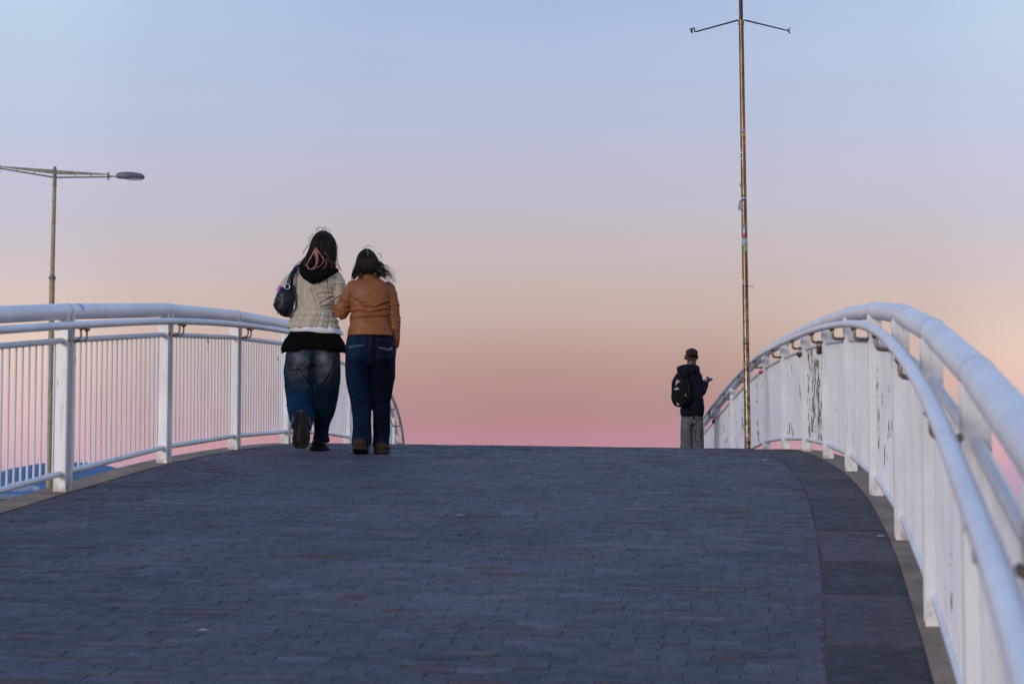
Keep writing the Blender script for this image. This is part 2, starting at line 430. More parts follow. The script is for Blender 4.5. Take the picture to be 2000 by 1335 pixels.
# ------------------------------------------------------------------ paving: every sett is its own little block in one sheet
cl = []
for i in range(0, 1300):
    d = -3.8 + i*.05
    if d > 58: break
    cl.append(Vector(((xl(d)+xr(d))/2*S, d*S, 0)))
acc = [0.0]
for i in range(1, len(cl)): acc.append(acc[-1] + (cl[i]-cl[i-1]).length)
def at_v(v):
    i = int(min(max(np.searchsorted(acc, v)-1, 0), len(cl)-2)); t = (v-acc[i])/(acc[i+1]-acc[i])
    p = cl[i].lerp(cl[i+1], t)
    a = cl[max(i-8, 0)]; b = cl[min(i+9, len(cl)-1)]; tg = (b-a).normalized()
    return p, tg, Vector((tg.y, -tg.x, 0))
def u_edge(v, side, off):
    p, t, n = at_v(v); u = 2.2*side
    for _ in range(5):
        q = p + n*u; d = q.y/S
        tx = (xl(d) if side < 0 else xr(d))*S - side*off
        u += (tx-q.x)/n.x
    return u
def P(u, v, up=0.0):
    p, t, n = at_v(v); q = p + n*u
    return Vector((q.x, q.y, zs(q.x, q.y)+up))
TOTAL = acc[-1]
VBASE = 0.0
INS = .062; BORD = .33
vs_, fs_, cs_ = [], [], []
def block(u0, u1, v0, v1, h, ch, colr, tilt):
    g = .0013
    u0 += g; u1 -= g; v0 += g; v1 -= g
    n = len(vs_)
    cor = [(u0,v0),(u1,v0),(u1,v1),(u0,v1)]; cin = [(u0+ch,v0+ch),(u1-ch,v0+ch),(u1-ch,v1-ch),(u0+ch,v1-ch)]
    for k, (u, v) in enumerate(cor): vs_.append(P(u, v, h-.012))
    for k, (u, v) in enumerate(cor): vs_.append(P(u, v, h-ch*.7+tilt[k]))
    for k, (u, v) in enumerate(cin): vs_.append(P(u, v, h+tilt[k]))
    for k in range(4):
        k2 = (k+1) % 4
        fs_.append((n+k, n+k2, n+4+k2, n+4+k)); fs_.append((n+4+k, n+4+k2, n+8+k2, n+8+k))
    fs_.append((n+8, n+9, n+10, n+11))
    cs_.extend([colr]*12)
rw = .084; rnd = random.Random(3)
row = 0; v = .2
BC = np.array([.062,.061,.079])
while v < TOTAL-1:
    u0 = u_edge(v+rw/2, -1, INS); u1 = u_edge(v+rw/2, 1, INS+BORD)
    u = u0; first = True; off = (row % 2)*.5 + rnd.uniform(-.06, .06)
    uu = u0 - .178*(off % 1.0) if off else u0
    rowt = rnd.uniform(-.0006, .0006); rowc = 1+rnd.uniform(-.08, .08)
    while uu < u1-.005:
        L = .178 + rnd.uniform(-.004, .004)
        a, b = max(uu, u0), min(uu+L, u1)
        if b-a > .02:
            k = rowc*(1+rnd.gauss(0, .085)); r_ = rnd.random()
            if r_ < .035: k *= 1.4
            elif r_ > .965: k *= .75
            c = BC*k*np.array([1+rnd.uniform(-.05,.07), 1, 1+rnd.uniform(-.06,.04)])
            h = rnd.gauss(0, .0008)+rowt + (rnd.uniform(-.003,.002) if rnd.random() < .06 else 0)
            tl = rnd.gauss(0, .0008); tr = rnd.gauss(0, .0013)
            block(a, b, v, v+rw, h, .0018, tuple(c), [tl-tr, -tl-tr, -tl+tr, tl+tr])
        uu += L
    v += rw; row += 1
me = bpy.data.meshes.new('pavement'); me.from_pydata(vs_, [], fs_); me.update()
at = me.color_attributes.new('vcol', 'FLOAT_COLOR', 'POINT'); buf = []
for c in cs_: buf.extend((*c, 1.0))
at.data.foreach_set('color', buf)
o = mesh_obj('pavement', me, M['bricks'], None, False); tag(o, 'dark blue grey setts laid in rows across the bridge', 'pavement', kind='structure')
# border of large slabs on the right
vs_, fs_, cs_ = [], [], []
v = .2
while v < TOTAL-1:
    L = rnd.choice([.35,.45,.55,.62,.7,.8,.9])
    vm = v+L/2; nseg = max(1, int(L/.2))
    k = rnd.choice([.45,.55,.70,.85,1.05,1.25]); c = tuple(np.array([.050,.044,.047])*k)
    h = rnd.gauss(0, .0015)
    ua = u_edge(vm, 1, INS+BORD)+.012; ub = u_edge(vm, 1, INS)
    # split long slabs so they follow the curve
    n = len(vs_); rows_ = []
    for i in range(nseg+1):
        vv = v+.004+(L-.008)*i/nseg
        a = u_edge(vv, 1, INS+BORD)+.008+rnd.uniform(-.002,.002); b = u_edge(vv, 1, INS)+rnd.uniform(-.003,.003)
        vs_ += [P(a, vv, h-.02), P(a, vv, h), P(b, vv, h), P(b, vv, h-.02)]; cs_ += [c]*4
    for i in range(nseg):
        o_ = n+i*4
        for k_ in range(3): fs_.append((o_+k_, o_+k_+1, o_+4+k_+1, o_+4+k_)[::-1])
    fs_.append((n, n+1, n+2, n+3)); fs_.append((n+nseg*4+3, n+nseg*4+2, n+nseg*4+1, n+nseg*4))
    v += L
me = bpy.data.meshes.new('pavement_border'); me.from_pydata(vs_, [], fs_); me.update()
at = me.color_attributes.new('vcol', 'FLOAT_COLOR', 'POINT'); buf = []
for c in cs_: buf.extend((*c, 1.0))
at.data.foreach_set('color', buf)
o = mesh_obj('pavement_border', me, M['bricks'], None, False); tag(o, 'strip of large dark slabs along the right edge of the paving', 'pavement', kind='structure')
# sand joints under the setts: a sheet 7 mm below
jm = mat_simple('brown_joint_sand', (.072,.052,.050), .95, 0, 40, .35)
mb = MB(); K = []
dd = [-3.6+i*.5 for i in range(int(61/.5))]
for i, d in enumerate(dd):
    for side, t in ((-1,0),(1,1)):
        p, tt, n_ = side_pt(side, d, INS-.03, -.0028); K.append(p)
mb.add(K, [(2*i, 2*i+1, 2*i+3, 2*i+2) for i in range(len(dd)-1)])
tag(build(mb, 'joint_sand', jm, None, False), 'brown sand filling the joints between the setts', 'ground', kind='structure')

# ------------------------------------------------------------------ the bridge body
br = empty('footbridge', (0, 20*S, -3), 0, 'arched footbridge with concrete edge strips carrying the dark paving and both white railings', 'bridge')
def off(o, e):   # keep world coordinates under an empty
    o.matrix_parent_inverse = Matrix.Translation(-Vector(e.location)); return o
for side in (-1, 1):
    mb = MB(); vv = []; ds = [-3.6+i*.25 for i in range(int(61/.25))]
    for d in ds:
        e = noise.noise(Vector((d*.8, side, 0)))*.006
        a, _, _ = side_pt(side, d, INS+e*.5, .003); b, _, _ = side_pt(side, d, -.155+e, .003)
        c_, _, _ = side_pt(side, d, -.165+e, -.02); d_, _, _ = side_pt(side, d, -.165, -.28); e_, _, _ = side_pt(side, d, INS, -.28)
        vv += [a, b, c_, d_, e_]
    ff = []
    for i in range(len(ds)-1):
        for k in range(4):
            f = (i*5+k, i*5+k+1, (i+1)*5+k+1, (i+1)*5+k); ff.append(f if side < 0 else f[::-1])
    mb.add(vv, ff)
    off(build(mb, 'edge_strip', M['concrete'], br, 30), br)
mb = MB(); vv = []
for d in dd:
    a, _, _ = side_pt(-1, d, -.1, -.285); b, _, _ = side_pt(1, d, -.1, -.285)
    c_, _, _ = side_pt(1, d, .6, -.75); d_, _, _ = side_pt(-1, d, .6, -.75)
    vv += [a, b, c_, d_]
ff = [(i*4+k, i*4+(k+1) % 4, (i+1)*4+(k+1) % 4, (i+1)*4+k) for i in range(len(dd)-1) for k in range(4)]
n = len(dd)*4
ff += [(3,2,1,0), (n-4,n-3,n-2,n-1)]
mb.add(vv, ff); off(build(mb, 'deck_girder', M['slab'], br, 30), br)
for d in (0, 24, 48):
    p = (side_pt(-1, d)[0]+side_pt(1, d)[0])/2
    mb = MB(); mb.tube([(p.x-1.1, p.y, -6), (p.x-1.1, p.y, p.z-.7)], .35, 24); mb.tube([(p.x+1.1, p.y, -6), (p.x+1.1, p.y, p.z-.7)], .35, 24)
    off(build(mb, 'pier', M['concrete'], br, 30), br)

# ------------------------------------------------------------------ railings
PL = [1.8,4,6.2,8.3,10.5,12.7,14.94,17.1,19.2,21.4,23.6,25.8,28,30.2,32.4,34.6,36.8,39]
PR = [-.75,1.4,3.55,5.7,7.85,10.17,12.37,14.55,16.6,18.75,20.9,23,25.15,27.3,29.45,31.6,33.75,35.9,38.1]
H_TOP = 1.031; H_HAND = .955; H_UP = .865; H_LOW = .106; HOFF = .110
R_TOP = .047
def frame(t, n):
    return Matrix(((t.x, n.x, 0), (t.y, n.y, 0), (0, 0, 1)))   # columns: along, inboard, up
def railing(side, PS, label, graf):
    c0 = side_pt(side, PS[len(PS)//2])[0]
    root = empty('railing', c0, 0, label, 'railing', 'white railings on both sides of the footbridge')
    K = lambda o: off(o, root)
    # top tube in straight lengths between posts
    mb = MB(); pts = []
    for d in PS: pts.append(side_pt(side, d, -.01, H_TOP)[0])
    pts = [pts[0]+(pts[0]-pts[1])] + pts + [pts[-1]+(pts[-1]-pts[-2])]
    mb.tube(pts, R_TOP, 32); tt = K(build(mb, 'top_tube', graf, root, 50))
    mb = MB()
    for i, d in enumerate(PS):
        p = pts[i+1]; t = (pts[i+2]-pts[i]).normalized(); off_ = t*.012
        q = p + t*.02
        mb.tube([q-t*.008, q-t*.003, q+t*.003, q+t*.008], [R_TOP*.995, R_TOP+.0013, R_TOP+.0013, R_TOP*.995], 32)
    o = K(build(mb, 'weld_seams', M['weld'], root, 50)); o['kind'] = 'stuff'
    mb = MB(); hp = []
    d = PS[0]
    while d < PS[-1]:
        hp.append(side_pt(side, d, HOFF, H_HAND)[0]); d += .35
    mb.tube(hp, .0225, 20); K(build(mb, 'handrail', M['paint'], root, 60))
    for i, d in enumerate(PS):
        p, t, n_ = side_pt(side, d); F = frame(t, n_)
        mb = MB(); h0 = H_TOP-.02
        for s_ in (-1, 1):
            mb.box(p + F @ Vector((s_*.047, 0, h0/2-.003)), (.026, .074, h0), F)
        mb.box(p + F @ Vector((0, 0, h0/2-.004)), (.069, .028, h0-.003), F)
        o = K(build(mb, 'post', M['paint_post'], root, False))
        m = o.modifiers.new('b', 'BEVEL'); m.width = .003; m.segments = 2
        mb = MB()
        hz = side_pt(side, d, HOFF, H_HAND)[0].z - p.z
        for s_ in (-1, 1):
            a = .050*s_; base = hz-.088
            path = [(a, .03, base), (a, HOFF-.03, base), (a, HOFF-.012, base+.004), (a, HOFF-.002, base+.014), (a, HOFF, base+.03), (a, HOFF, hz-.03)]
            mb.tube([p + F @ Vector(q) for q in path], .0062, 10)
            mb.tube([p + F @ Vector((a, .033, base)), p + F @ Vector((a, .045, base))], .012, 10)
            mb.tube([p + F @ Vector((a, HOFF, hz-.036)), p + F @ Vector((a, HOFF, hz-.019))], [.007, .021], 12)
        mb.box(p + F @ Vector((0, HOFF, hz-.0235)), (.15, .026, .005), F)
        K(build(mb, 'bracket', M['bracket'], root, 40))
    # infill between posts
    for i in range(len(PS)-1):
        d0, d1 = PS[i], PS[i+1]
        a, ta, na = side_pt(side, d0); b, tb, nb = side_pt(side, d1)
        dirv = (b-a); dirn = dirv.normalized()
        w = .15
        if side > 0: w = {8: .85, 7: .1, 9: .52, 6: .1, 5: .55, 4: .2, 10: .1, 11: .4, 12: .35, 13: .5}.get(i, .1)
        # d index: 8 = 16.6-18.75 (heavily peeled)
        mat = M['paint_bar2'] if w > .7 else (M['paint_bar1'] if w > .33 else M['paint_bar0'])
        mb = MB(); nb_ = 18
        for k in range(nb_):
            f = (k+1)/(nb_+1); f = .035 + .93*f
            q = a.lerp(b, f)
            mb.tube([q+Vector((0,0,H_LOW)), q+Vector((0,0,H_UP))], .0069 if side < 0 else .0058, 8, cap=False)
        pn = K(build(mb, 'baluster_panel', mat, root, 60))
        for nm, h, mt in (('upper_bar', H_UP, M['paint']), ('lower_bar', H_LOW, M['paint_under'])):
            mb = MB(); e = .03
            mb.tube([a+dirn*e+Vector((0,0,h)), b-dirn*e+Vector((0,0,h))], .0175, 16)
            o = build(mb, nm, mt, pn, 50)
    return root
g_ = side_pt(-1, 12.7+.22, -.01, H_TOP)[0] + Vector((.02, 0, .035))
M['paint_graf'] = mat_paint('white_tube_paint_tagged', -.3, graffiti=tuple(g_))
railing(-1, PL, 'white steel railing with see-through bars along the left edge of the bridge', M['paint_graf'])
railing(1, PR, 'white steel railing with flaking bars sweeping past the camera on the right edge', M['paint'])

# padlocks hanging from bracket rods
def padlock(d, s_, mat, label, kind, sz=1.0, frac=.5):
    p, t, n_ = side_pt(1, d); F = frame(t, n_)
    hz = side_pt(1, d, HOFF, H_HAND)[0].z - p.z
    q = p + F @ Vector((.050*s_, .045+(HOFF-.075)*frac, hz-.088))
    e = empty('padlock', q, math.atan2(t.y, t.x), label, 'padlock', 'love locks hung on the right handrail brackets')
    mb = MB(); r = .009*sz; L = .022*sz
    path = [(0, r*math.cos(a), r*math.sin(a)) for a in [R(x) for x in range(0, 181, 20)]]
    path = [(0, r, -L)] + path + [(0, -r, -L)]
    mb.tube([Vector(x)+Vector((0,0,-r*.2)) for x in path], .0026*sz, 8); build(mb, 'shackle', M['shackle'] if kind != 'brass' else M['brown_lock'], e)
    mb = MB(); z0 = -L-.004
    if kind == 'heart':
        w = .021*sz
        pts = []
        for a in range(0, 360, 15):
            q_ = R(a); x = 16*math.sin(q_)**3/17; z = (13*math.cos(q_)-5*math.cos(2*q_)-2*math.cos(3*q_)-math.cos(4*q_))/17
            pts.append((x*w, z*w+z0-w*.7))
        n = len(pts); vv = []
        for y, s2 in ((-.008*sz, .82), (-.005*sz, 1), (.005*sz, 1), (.008*sz, .82)):
            for x, z in pts: vv.append((y, x*s2, (z-z0+w*.7)*s2+z0-w*.7))
        ff = [(j*n+k, j*n+(k+1) % n, (j+1)*n+(k+1) % n, (j+1)*n+k) for j in range(3) for k in range(n)]
        ff += [tuple(range(n))[::-1], tuple(range(3*n, 4*n))]
        mb.add(vv, ff)
    else:
        mb.rings([(z0-.045*sz, 0, 0, .006*sz, .013*sz, 4), (z0-.042*sz, 0, 0, .008*sz, .015*sz, 4), (z0-.004*sz, 0, 0, .008*sz, .015*sz, 4), (z0, 0, 0, .006*sz, .013*sz, 4)], 16)
    build(mb, 'lock_body', mat, e)
padlock(23, -1, M['red_lock'], 'bright red heart padlock on the bracket just right of the bronze pole', 'heart', 1.3, .15)
padlock(18.75, -1, M['maroon_lock'], 'dark maroon heart padlock on the bracket left of the badly flaking panel', 'heart', 1.4, .35)
padlock(16.6, -1, M['brown_lock'], 'narrow rusty brown padlock on the bracket right of the badly flaking panel', 'brass', 1.3, .5)
padlock(29.45, -1, M['dark_metal'], 'tiny black padlock on the bracket beside the standing person', 'brass', 1.1, .4)

# ------------------------------------------------------------------ bronze pole with stickers
def ytrue(y): return 970-3900*math.tan(math.atan((667.5-y)/3900)+math.atan(302.5/3900))
def w_px(px, py, d):   # real point at depth d (old units) for a photo pixel
    return Vector(((px-1000)/3900*d*S, d*S, (970-py)/3900*d*S))
DP = 22.3
base = w_px(1460, 880, DP); base.z = zs(base.x, base.y)
pole = empty('pole', base, 0, 'tall thin bronze pole covered in stickers standing beside the right railing', 'pole')
topz = w_px(1448, ytrue(40), DP).z - base.z
kpx = DP*S/3900
def pr(h): return (.0075 + .0004*0)*0 + (6.4 - 1.6*h/topz)*kpx
lean = lambda h: Vector(((-5.5*kpx)*h/topz, 0, h))
mb = MB()
hs = [i*topz/40 for i in range(41)]
mb.tube([lean(h) for h in hs], [pr(h) for h in hs], 28); build(mb, 'lower_tube', M['bronze'], pole, 50)
mb = MB(); mb.tube([lean(topz-.0), lean(topz+1.4)], [pr(topz)*.80]*2, 24); build(mb, 'upper_tube', M['bronze_dark'], pole, 50)
mb = MB(); mb.tube([lean(topz-.05), lean(topz-.048), lean(topz-.002), lean(topz)], [pr(topz)+.001, pr(topz)+.004, pr(topz)+.004, pr(topz)*.8], 28); build(mb, 'collar', M['bronze'], pole, 50)
h_j = (877-670)*kpx
mb = MB(); mb.tube([lean(h_j-.006), lean(h_j), lean(h_j+.006)], [pr(h_j), pr(h_j)+.003, pr(h_j)], 28); build(mb, 'joint_ring', M['bronze_dark'], pole, 50)
mb = MB(); mb.tube([lean(0), lean(.008)], [.075, .07], 28); build(mb, 'base_plate', M['bronze_dark'], pole, 50)
px = lambda x, y, yy=0: Vector(((x-1460)*kpx + 7.0*kpx*(880-y)/840, yy, (880-ytrue(y))*kpx))
mb = MB()
mb.tube([px(1442, 41), px(1357, 64), px(1355.5, 63.5), px(1355, 57), px(1352, 56), px(1350.5, 60), px(1350, 67)], [.0085, .0075, .0075, .0075, .007, .007, .006], 8)
mb.tube([px(1350.5, 67.5), px(1347, 57)], [.006, .009], 8)
build(mb, 'arm', M['dark_metal'], pole, 50)
mb = MB()
mb.tube([px(1454, 41), px(1540, 61.5)], [.0085, .0065], 8)
mb.tube([px(1540, 61.5), px(1545, 56)], .005, 8); mb.tube([px(1540, 61.5), px(1545, 61.5)], .004, 8); mb.tube([px(1540, 61.5), px(1545, 67)], .006, 8)
build(mb, 'arm', M['dark_metal'], pole, 50)
mb = MB(); c = px(1460, 561); mb.tube([px(1452, 560, -.02), px(1459, 561, -.04), px(1466, 561, -.02), px(1472, 562, 0)], .0028, 6)
mb.tube([lean(c.z)-Vector((0,0,.004)), lean(c.z)+Vector((0,0,.004))], pr(c.z)+.002, 20)
build(mb, 'wire_tie', M['dark_metal'], pole, 50)
def sticker(y, h, a0, a1, colr, name='sticker', skew=0, txt=None, pattern=None):
    """a0..a1 degrees round the pole, -90 faces the camera"""
    z = (880-ytrue(y))*kpx; hh = h*kpx/2; c = lean(z); r = pr(z)+.0012
    mb = MB(); n = 10; vv = []
    for j, zz in enumerate((-hh, hh)):
        for rr in (r, r-.001):
            for i in range(n+1):
                a = R(a0+(a1-a0)*i/n); vv.append((c.x+rr*math.cos(a), rr*math.sin(a), z+zz*(1+.12*math.sin(i*1.7+y))+skew*(i/n-.5)))
    ff = []; m_ = n+1
    for i in range(n):
        ff.append((i, i+1, 2*m_+i+1, 2*m_+i)); ff.append((m_+i+1, m_+i, 3*m_+i, 3*m_+i+1))
        ff.append((2*m_+i, 2*m_+i+1, 3*m_+i+1, 3*m_+i)); ff.append((i+1, i, m_+i, m_+i+1))
    mb.add(vv, ff)
    mt, nt, b = new_mat('sticker_paper')
    f = noise_tex(nt, pos(nt, (1,1,1)), 90 if pattern else 30, 3)
    r_ = ramp(nt, f, [(.42, colr), (.56, pattern or tuple(x*.75 for x in colr))]); nt.links.new(r_.outputs[0], b.inputs['Base Color'])
    b.inputs['Roughness'].default_value = .5
    o = build(mb, name, mt, pole, 40)
    if txt:
        cu = bpy.data.curves.new('t', 'FONT'); cu.body = txt[0]; cu.size = txt[1]; cu.align_x = 'CENTER'; cu.align_y = 'CENTER'; cu.offset = .0008
        to = bpy.data.objects.new('t', cu); col.objects.link(to)
        dg = bpy.context.evaluated_depsgraph_get(); dg.update()
        tm = bpy.data.meshes.new_from_object(to.evaluated_get(dg)); bpy.data.objects.remove(to)
        am = R((a0+a1)/2)
        for v_ in tm.vertices:
            a = am + v_.co.x/r; v_.co = (c.x+(r+.0012)*math.cos(a), (r+.0012)*math.sin(a), z+v_.co.y)
        tm.materials.clear()
        mesh_obj('lettering', tm, mat_simple('sticker_ink', txt[2], .5, 0, 20, .1, 0), o, False)
    return o
ST = [(257, 11, -130, -40, (.30,.42,.5), (.35,.10,.05)), (266, 3, -125, -35, (.6,.42,.02), None), (283, 6, -85, -45, (.55,.1,.02), (.7,.5,.02)), (285, 3, -80, -45, (.01,.01,.01), None),
      (300, 4, -165, -110, (.5,.6,.68), None), (312, 3, -165, -95, (.5,.6,.68), None),
      (404, 15, -180, -112, (.35,.45,.58), (.08,.10,.16)), (421, 11, -170, -120, (.35,.5,.7), (.04,.06,.1)), (444, 12, -178, -2, (.17,.17,.18), (.21,.20,.20)),
      (453, 9, -125, -85, (.5,.6,.6), None), (474, 13, -160, -20, (.42,.56,.64), (.12,.22,.22)), (487, 10, -110, -45, (.06,.6,.03), (.35,.18,.1)), (492, 12, -170, -125, (.10,.16,.32), None), (553, 12, -178, -135, (.4,.5,.62), None)]
for y, h, a0, a1, c1, c2 in ST: sticker(y, h, a0, a1, c1, pattern=c2, skew=random.uniform(-.01,.01))
sticker(389, 10, -150, -45, (.02,.025,.04), txt=('EMO', .030, (.55,.6,.65)))
sticker(462.5, 7, -165, -15, (.55,.03,.02), txt=('ONS', .030, (.10,.06,.22)))
# two peeling flaps that stick out to the left
for (x0, y0, x1, y1) in ((1441, 393, 1446, 413), (1443.5, 359, 1446, 366)):
    mb = MB(); vv = []
    for k, (x, y) in enumerate(((x1+1, y0-1), (x1+1, y1), (x0+1.5, y1-.5), (x0, (y0*.35+y1*.65)), (x0+2.5, y0))):
        q = px(x, y); vv.append((q.x, -.004+.003*k, q.z))
    vv += [(a, b+.0015, c) for a, b, c in vv]
    mb.add(vv, [(0,1,2,3,4), (9,8,7,6,5)] + [(k, (k+1) % 5, 5+(k+1) % 5, 5+k) for k in range(5)])
    build(mb, 'peeling_sticker', mat_simple('peeling_paper', (.32,.30,.27), .8), pole, False)

# ------------------------------------------------------------------ double arm street lamp beyond the bridge
DL = 64.0; kl = DL*S/3900
lb = Vector(((98.5-1000)*kl, DL*S, -6.0))
lamp = empty('street_lamp', lb, 0, 'tall khaki double arm street lamp beyond the left railing', 'street lamp')
lx = lambda x, y, yy=0: Vector(((x-100-7*(970-y)/645.)*kl, yy, (970-ytrue(y))*kl+6.0))
mb = MB(); mb.tube([(0,0,0), lx(101.5, 745)], [6.6*kl, 6.2*kl], 24); build(mb, 'base_tube', M['lamp_pole'], lamp, 50)
mb = MB(); mb.tube([lx(101.5, 745), lx(103, 542)], [5.4*kl, 5.4*kl], 24); build(mb, 'middle_tube', M['lamp_pole'], lamp, 50)
mb = MB(); mb.tube([lx(103, 545), lx(103.2, 543), lx(103.3, 540), lx(103.5, 537)], [6.6*kl, 7.2*kl, 6.6*kl, 4.2*kl], 24); build(mb, 'collar', M['lamp_arm'], lamp, 50)
mb = MB(); mb.tube([lx(101.5,748), lx(101.5,744)], 7*kl, 24); build(mb, 'collar', M['lamp_arm'], lamp, 50)
mb = MB(); mb.tube([lx(103.3, 540), lx(106.5, 362)], [4.3*kl, 3.7*kl], 24); build(mb, 'upper_tube', M['lamp_pole'], lamp, 50)
mb = MB(); mb.tube([lx(106.5, 362), lx(107, 330), lx(107, 326.5), lx(107,325)], [3.9*kl, 3.6*kl, 2.6*kl, .8*kl], 20); mb.tube([lx(106.4,363), lx(106.4,361)], 4.4*kl, 20); build(mb, 'head_collar', M['lamp_arm'], lamp, 50)
def arm(sgn):
    f = lambda dx, y: Vector((sgn*dx*kl*(1 if sgn > 0 else 1.04), 0, (970-ytrue(y))*kl+6.0))
    mb = MB()
    dy = 0 if sgn > 0 else -1
    lows = (346.5, 345.5) if sgn > 0 else (346, 329)
    tops = (333, 334.2, 340.0) if sgn > 0 else (332, 333, 325)
    # lower tube
    mb.tube([f(3, lows[0]), f(104, lows[1])], [1.7*kl, 1.5*kl], 10)
    # upper tapered plate
    w = .03
    vv = []
    n = 10
    for i in range(n+1):
        t = i/n; xx = 3+101*t
        yt = tops[0]+(tops[2]-tops[0])*t - .5; yb = yt + 8.0*(1-t)+1.8*t
        for y_ in (yt, yb):
            for s_ in (-w, w): q = f(xx, y_); vv.append((q.x, s_, q.z))
    ff = []
    for i in range(n):
        a = i*4; b = a+4
        ff += [(a, b, b+1, a+1), (a+2, a+3, b+3, b+2), (a, a+2, b+2, b), (a+1, b+1, b+3, a+3)]
    ff += [(0,1,3,2), (n*4, n*4+2, n*4+3, n*4+1)]
    mb.add(vv, ff)
    for t in (.36, .68):
        xx = 3+101*t; y0 = tops[0]+(tops[2]-tops[0])*t+6*(1-t); y1 = lows[0]+(lows[1]-lows[0])*t
        mb.tube([f(xx, y0), f(xx, y1)], .9*kl, 8)
    mb.tube([f(104, lows[1]-8.5), f(104, lows[1]+9)], 0.4*kl, 8)
    c = f(106, (tops[2]+lows[1])/2+.5); mb.ell(c, (1.6*kl, 3.4*kl, 8.5*kl))
    a = build(mb, 'arm', M['lamp_arm'], lamp, 50)
    mb = MB(); mb.tube([f(105, lows[1]-1), f(124, lows[1]-1)], 1.3*kl, 10); mb.tube([f(107, lows[1]-1), f(111, lows[1]-1)], 2.2*kl, 10)
    build(mb, 'spigot', M['lamp_arm'], lamp, 50)
    mb = MB(); vv = []; yc = lows[1]-1
    prof = [(121.5, -4, 2.5), (123, -7, 4), (130, -8.3, 4.6), (144, -9.4, 6.0), (156, -8.6, 6.2), (168, -6.4, 6.0), (174, -4.2, 5.6), (177, -1, 4.8)]
    seg = 10
    for (x_, up, dn) in prof:
        wid = 7.5*kl*min(1, (x_-115)/22.)*(1 if x_ < 165 else (181-x_)/16.)
        for k in range(seg):
            q = 2*PI*k/seg; c_, s_ = math.cos(q), math.sin(q)
            Z = (-up if s_ > 0 else dn)*abs(s_)**.8*(1 if s_ > 0 else -1)*kl
            p_ = f(x_, yc); vv.append((p_.x, wid*c_, p_.z+Z))
    n = len(prof)
    ff = [(i*seg+k, i*seg+(k+1) % seg, (i+1)*seg+(k+1) % seg, (i+1)*seg+k) for i in range(n-1) for k in range(seg)]
    ff += [tuple(range(seg))[::-1], tuple(range((n-1)*seg, n*seg))]
    mb.add(vv, ff); hd = build(mb, 'lamp_head', M['lamp_head'], lamp, 16)
    mb = MB(); c = f(159, yc+6.0); mb.ell(c, (15*kl, 5.5*kl, 1.6*kl)); build(mb, 'lens', M['lamp_glass'], hd, 50)
arm(1); arm(-1)

# ------------------------------------------------------------------ figures
def hand(mb, w, dirv, palm_n, thumb_s, curl=.6, sc_=1.0):
    """w wrist, dirv pointing to fingers, palm_n palm normal, thumb_s side vector"""
    d = Vector(dirv).normalized(); pn = Vector(palm_n); pn = (pn-d*pn.dot(d)).normalized(); s = Vector(thumb_s); s = (s-d*s.dot(d)-pn*s.dot(pn)).normalized()
    w = Vector(w)
    mb.chain([w-d*.01, w+d*.03*sc_, w+d*.085*sc_], [.024*sc_, .036*sc_, .038*sc_], 14, flat=.42, side=s)
    for k, (o_, L) in enumerate(((.029, .072), (.010, .080), (-.010, .075), (-.028, .060))):
        b = w+d*.085*sc_+s*o_*sc_; pts = [b-d*.02*sc_, b]; a = curl*.5; q = b
        for j, l in enumerate((.45, .3, .25)):
            dd_ = (d*math.cos(a)+pn*math.sin(a)); q = q+dd_*L*l*sc_; pts.append(q); a += curl*(.8 if j == 0 else .6)
        mb.chain(pts, [.009*sc_, .0088*sc_, .0084*sc_, .0078*sc_, .0068*sc_], 10)
    b = w+d*.03*sc_+s*.026*sc_
    mb.chain([b-s*.012*sc_, b+(s*.02+d*.02)*sc_, b+(s*.03+d*.045+pn*.014)*sc_, b+(s*.026+d*.068+pn*.026)*sc_], [.013*sc_, .011*sc_, .0095*sc_, .008*sc_], 10)
def head(mb, c, s=1.0, yaw=0.0, tilt=0.0):
    """head centred on c, face towards +y"""
    Mx = Matrix.Rotation(-yaw, 3, 'Z') @ Matrix.Rotation(tilt, 3, 'X')
    c = Vector(c); q = lambda x, y, z: c + Mx @ (Vector((x, y, z))*s)
    mb.ell(q(0, -.012, .025), (.074*s, .092*s, .088*s), Mx)
    mb.ell(q(0, .022, -.035), (.058*s, .062*s, .078*s), Mx)
    mb.ell(q(0, .055, -.092), (.026*s, .022*s, .018*s), Mx)
    mb.chain([q(0, .082, .018), q(0, .095, -.012), q(0, .104, -.028)], [.008*s, .010*s, .013*s], 10)
    mb.ell(q(-.013, .092, -.030), (.009*s, .009*s, .008*s), Mx); mb.ell(q(.013, .092, -.030), (.009*s, .009*s, .008*s), Mx)
    mb.chain([q(-.022, .078, -.058), q(0, .090, -.056), q(.022, .078, -.058)], .0065*s, 8)
    mb.chain([q(-.018, .077, -.066), q(0, .088, -.067), q(.018, .077, -.066)], .007*s, 8)
    mb.chain([q(-.045, .066, .030), q(-.02, .080, .033), q(.02, .080, .033), q(.045, .066, .030)], .010*s, 8)
    for sd in (-1, 1):
        mb.ell(q(sd*.031, .072, .010), (.013*s, .010*s, .009*s), Mx)
        mb.ell(q(sd*.076, -.012, -.005), (.009*s, .020*s, .031*s), Mx @ Matrix.Rotation(sd*.35, 3, 'Z'))
        mb.chain([q(sd*.072, -.008, .022), q(sd*.087, -.022, .014), q(sd*.086, -.024, -.006), q(sd*.074, -.010, -.030)], .006*s, 8)

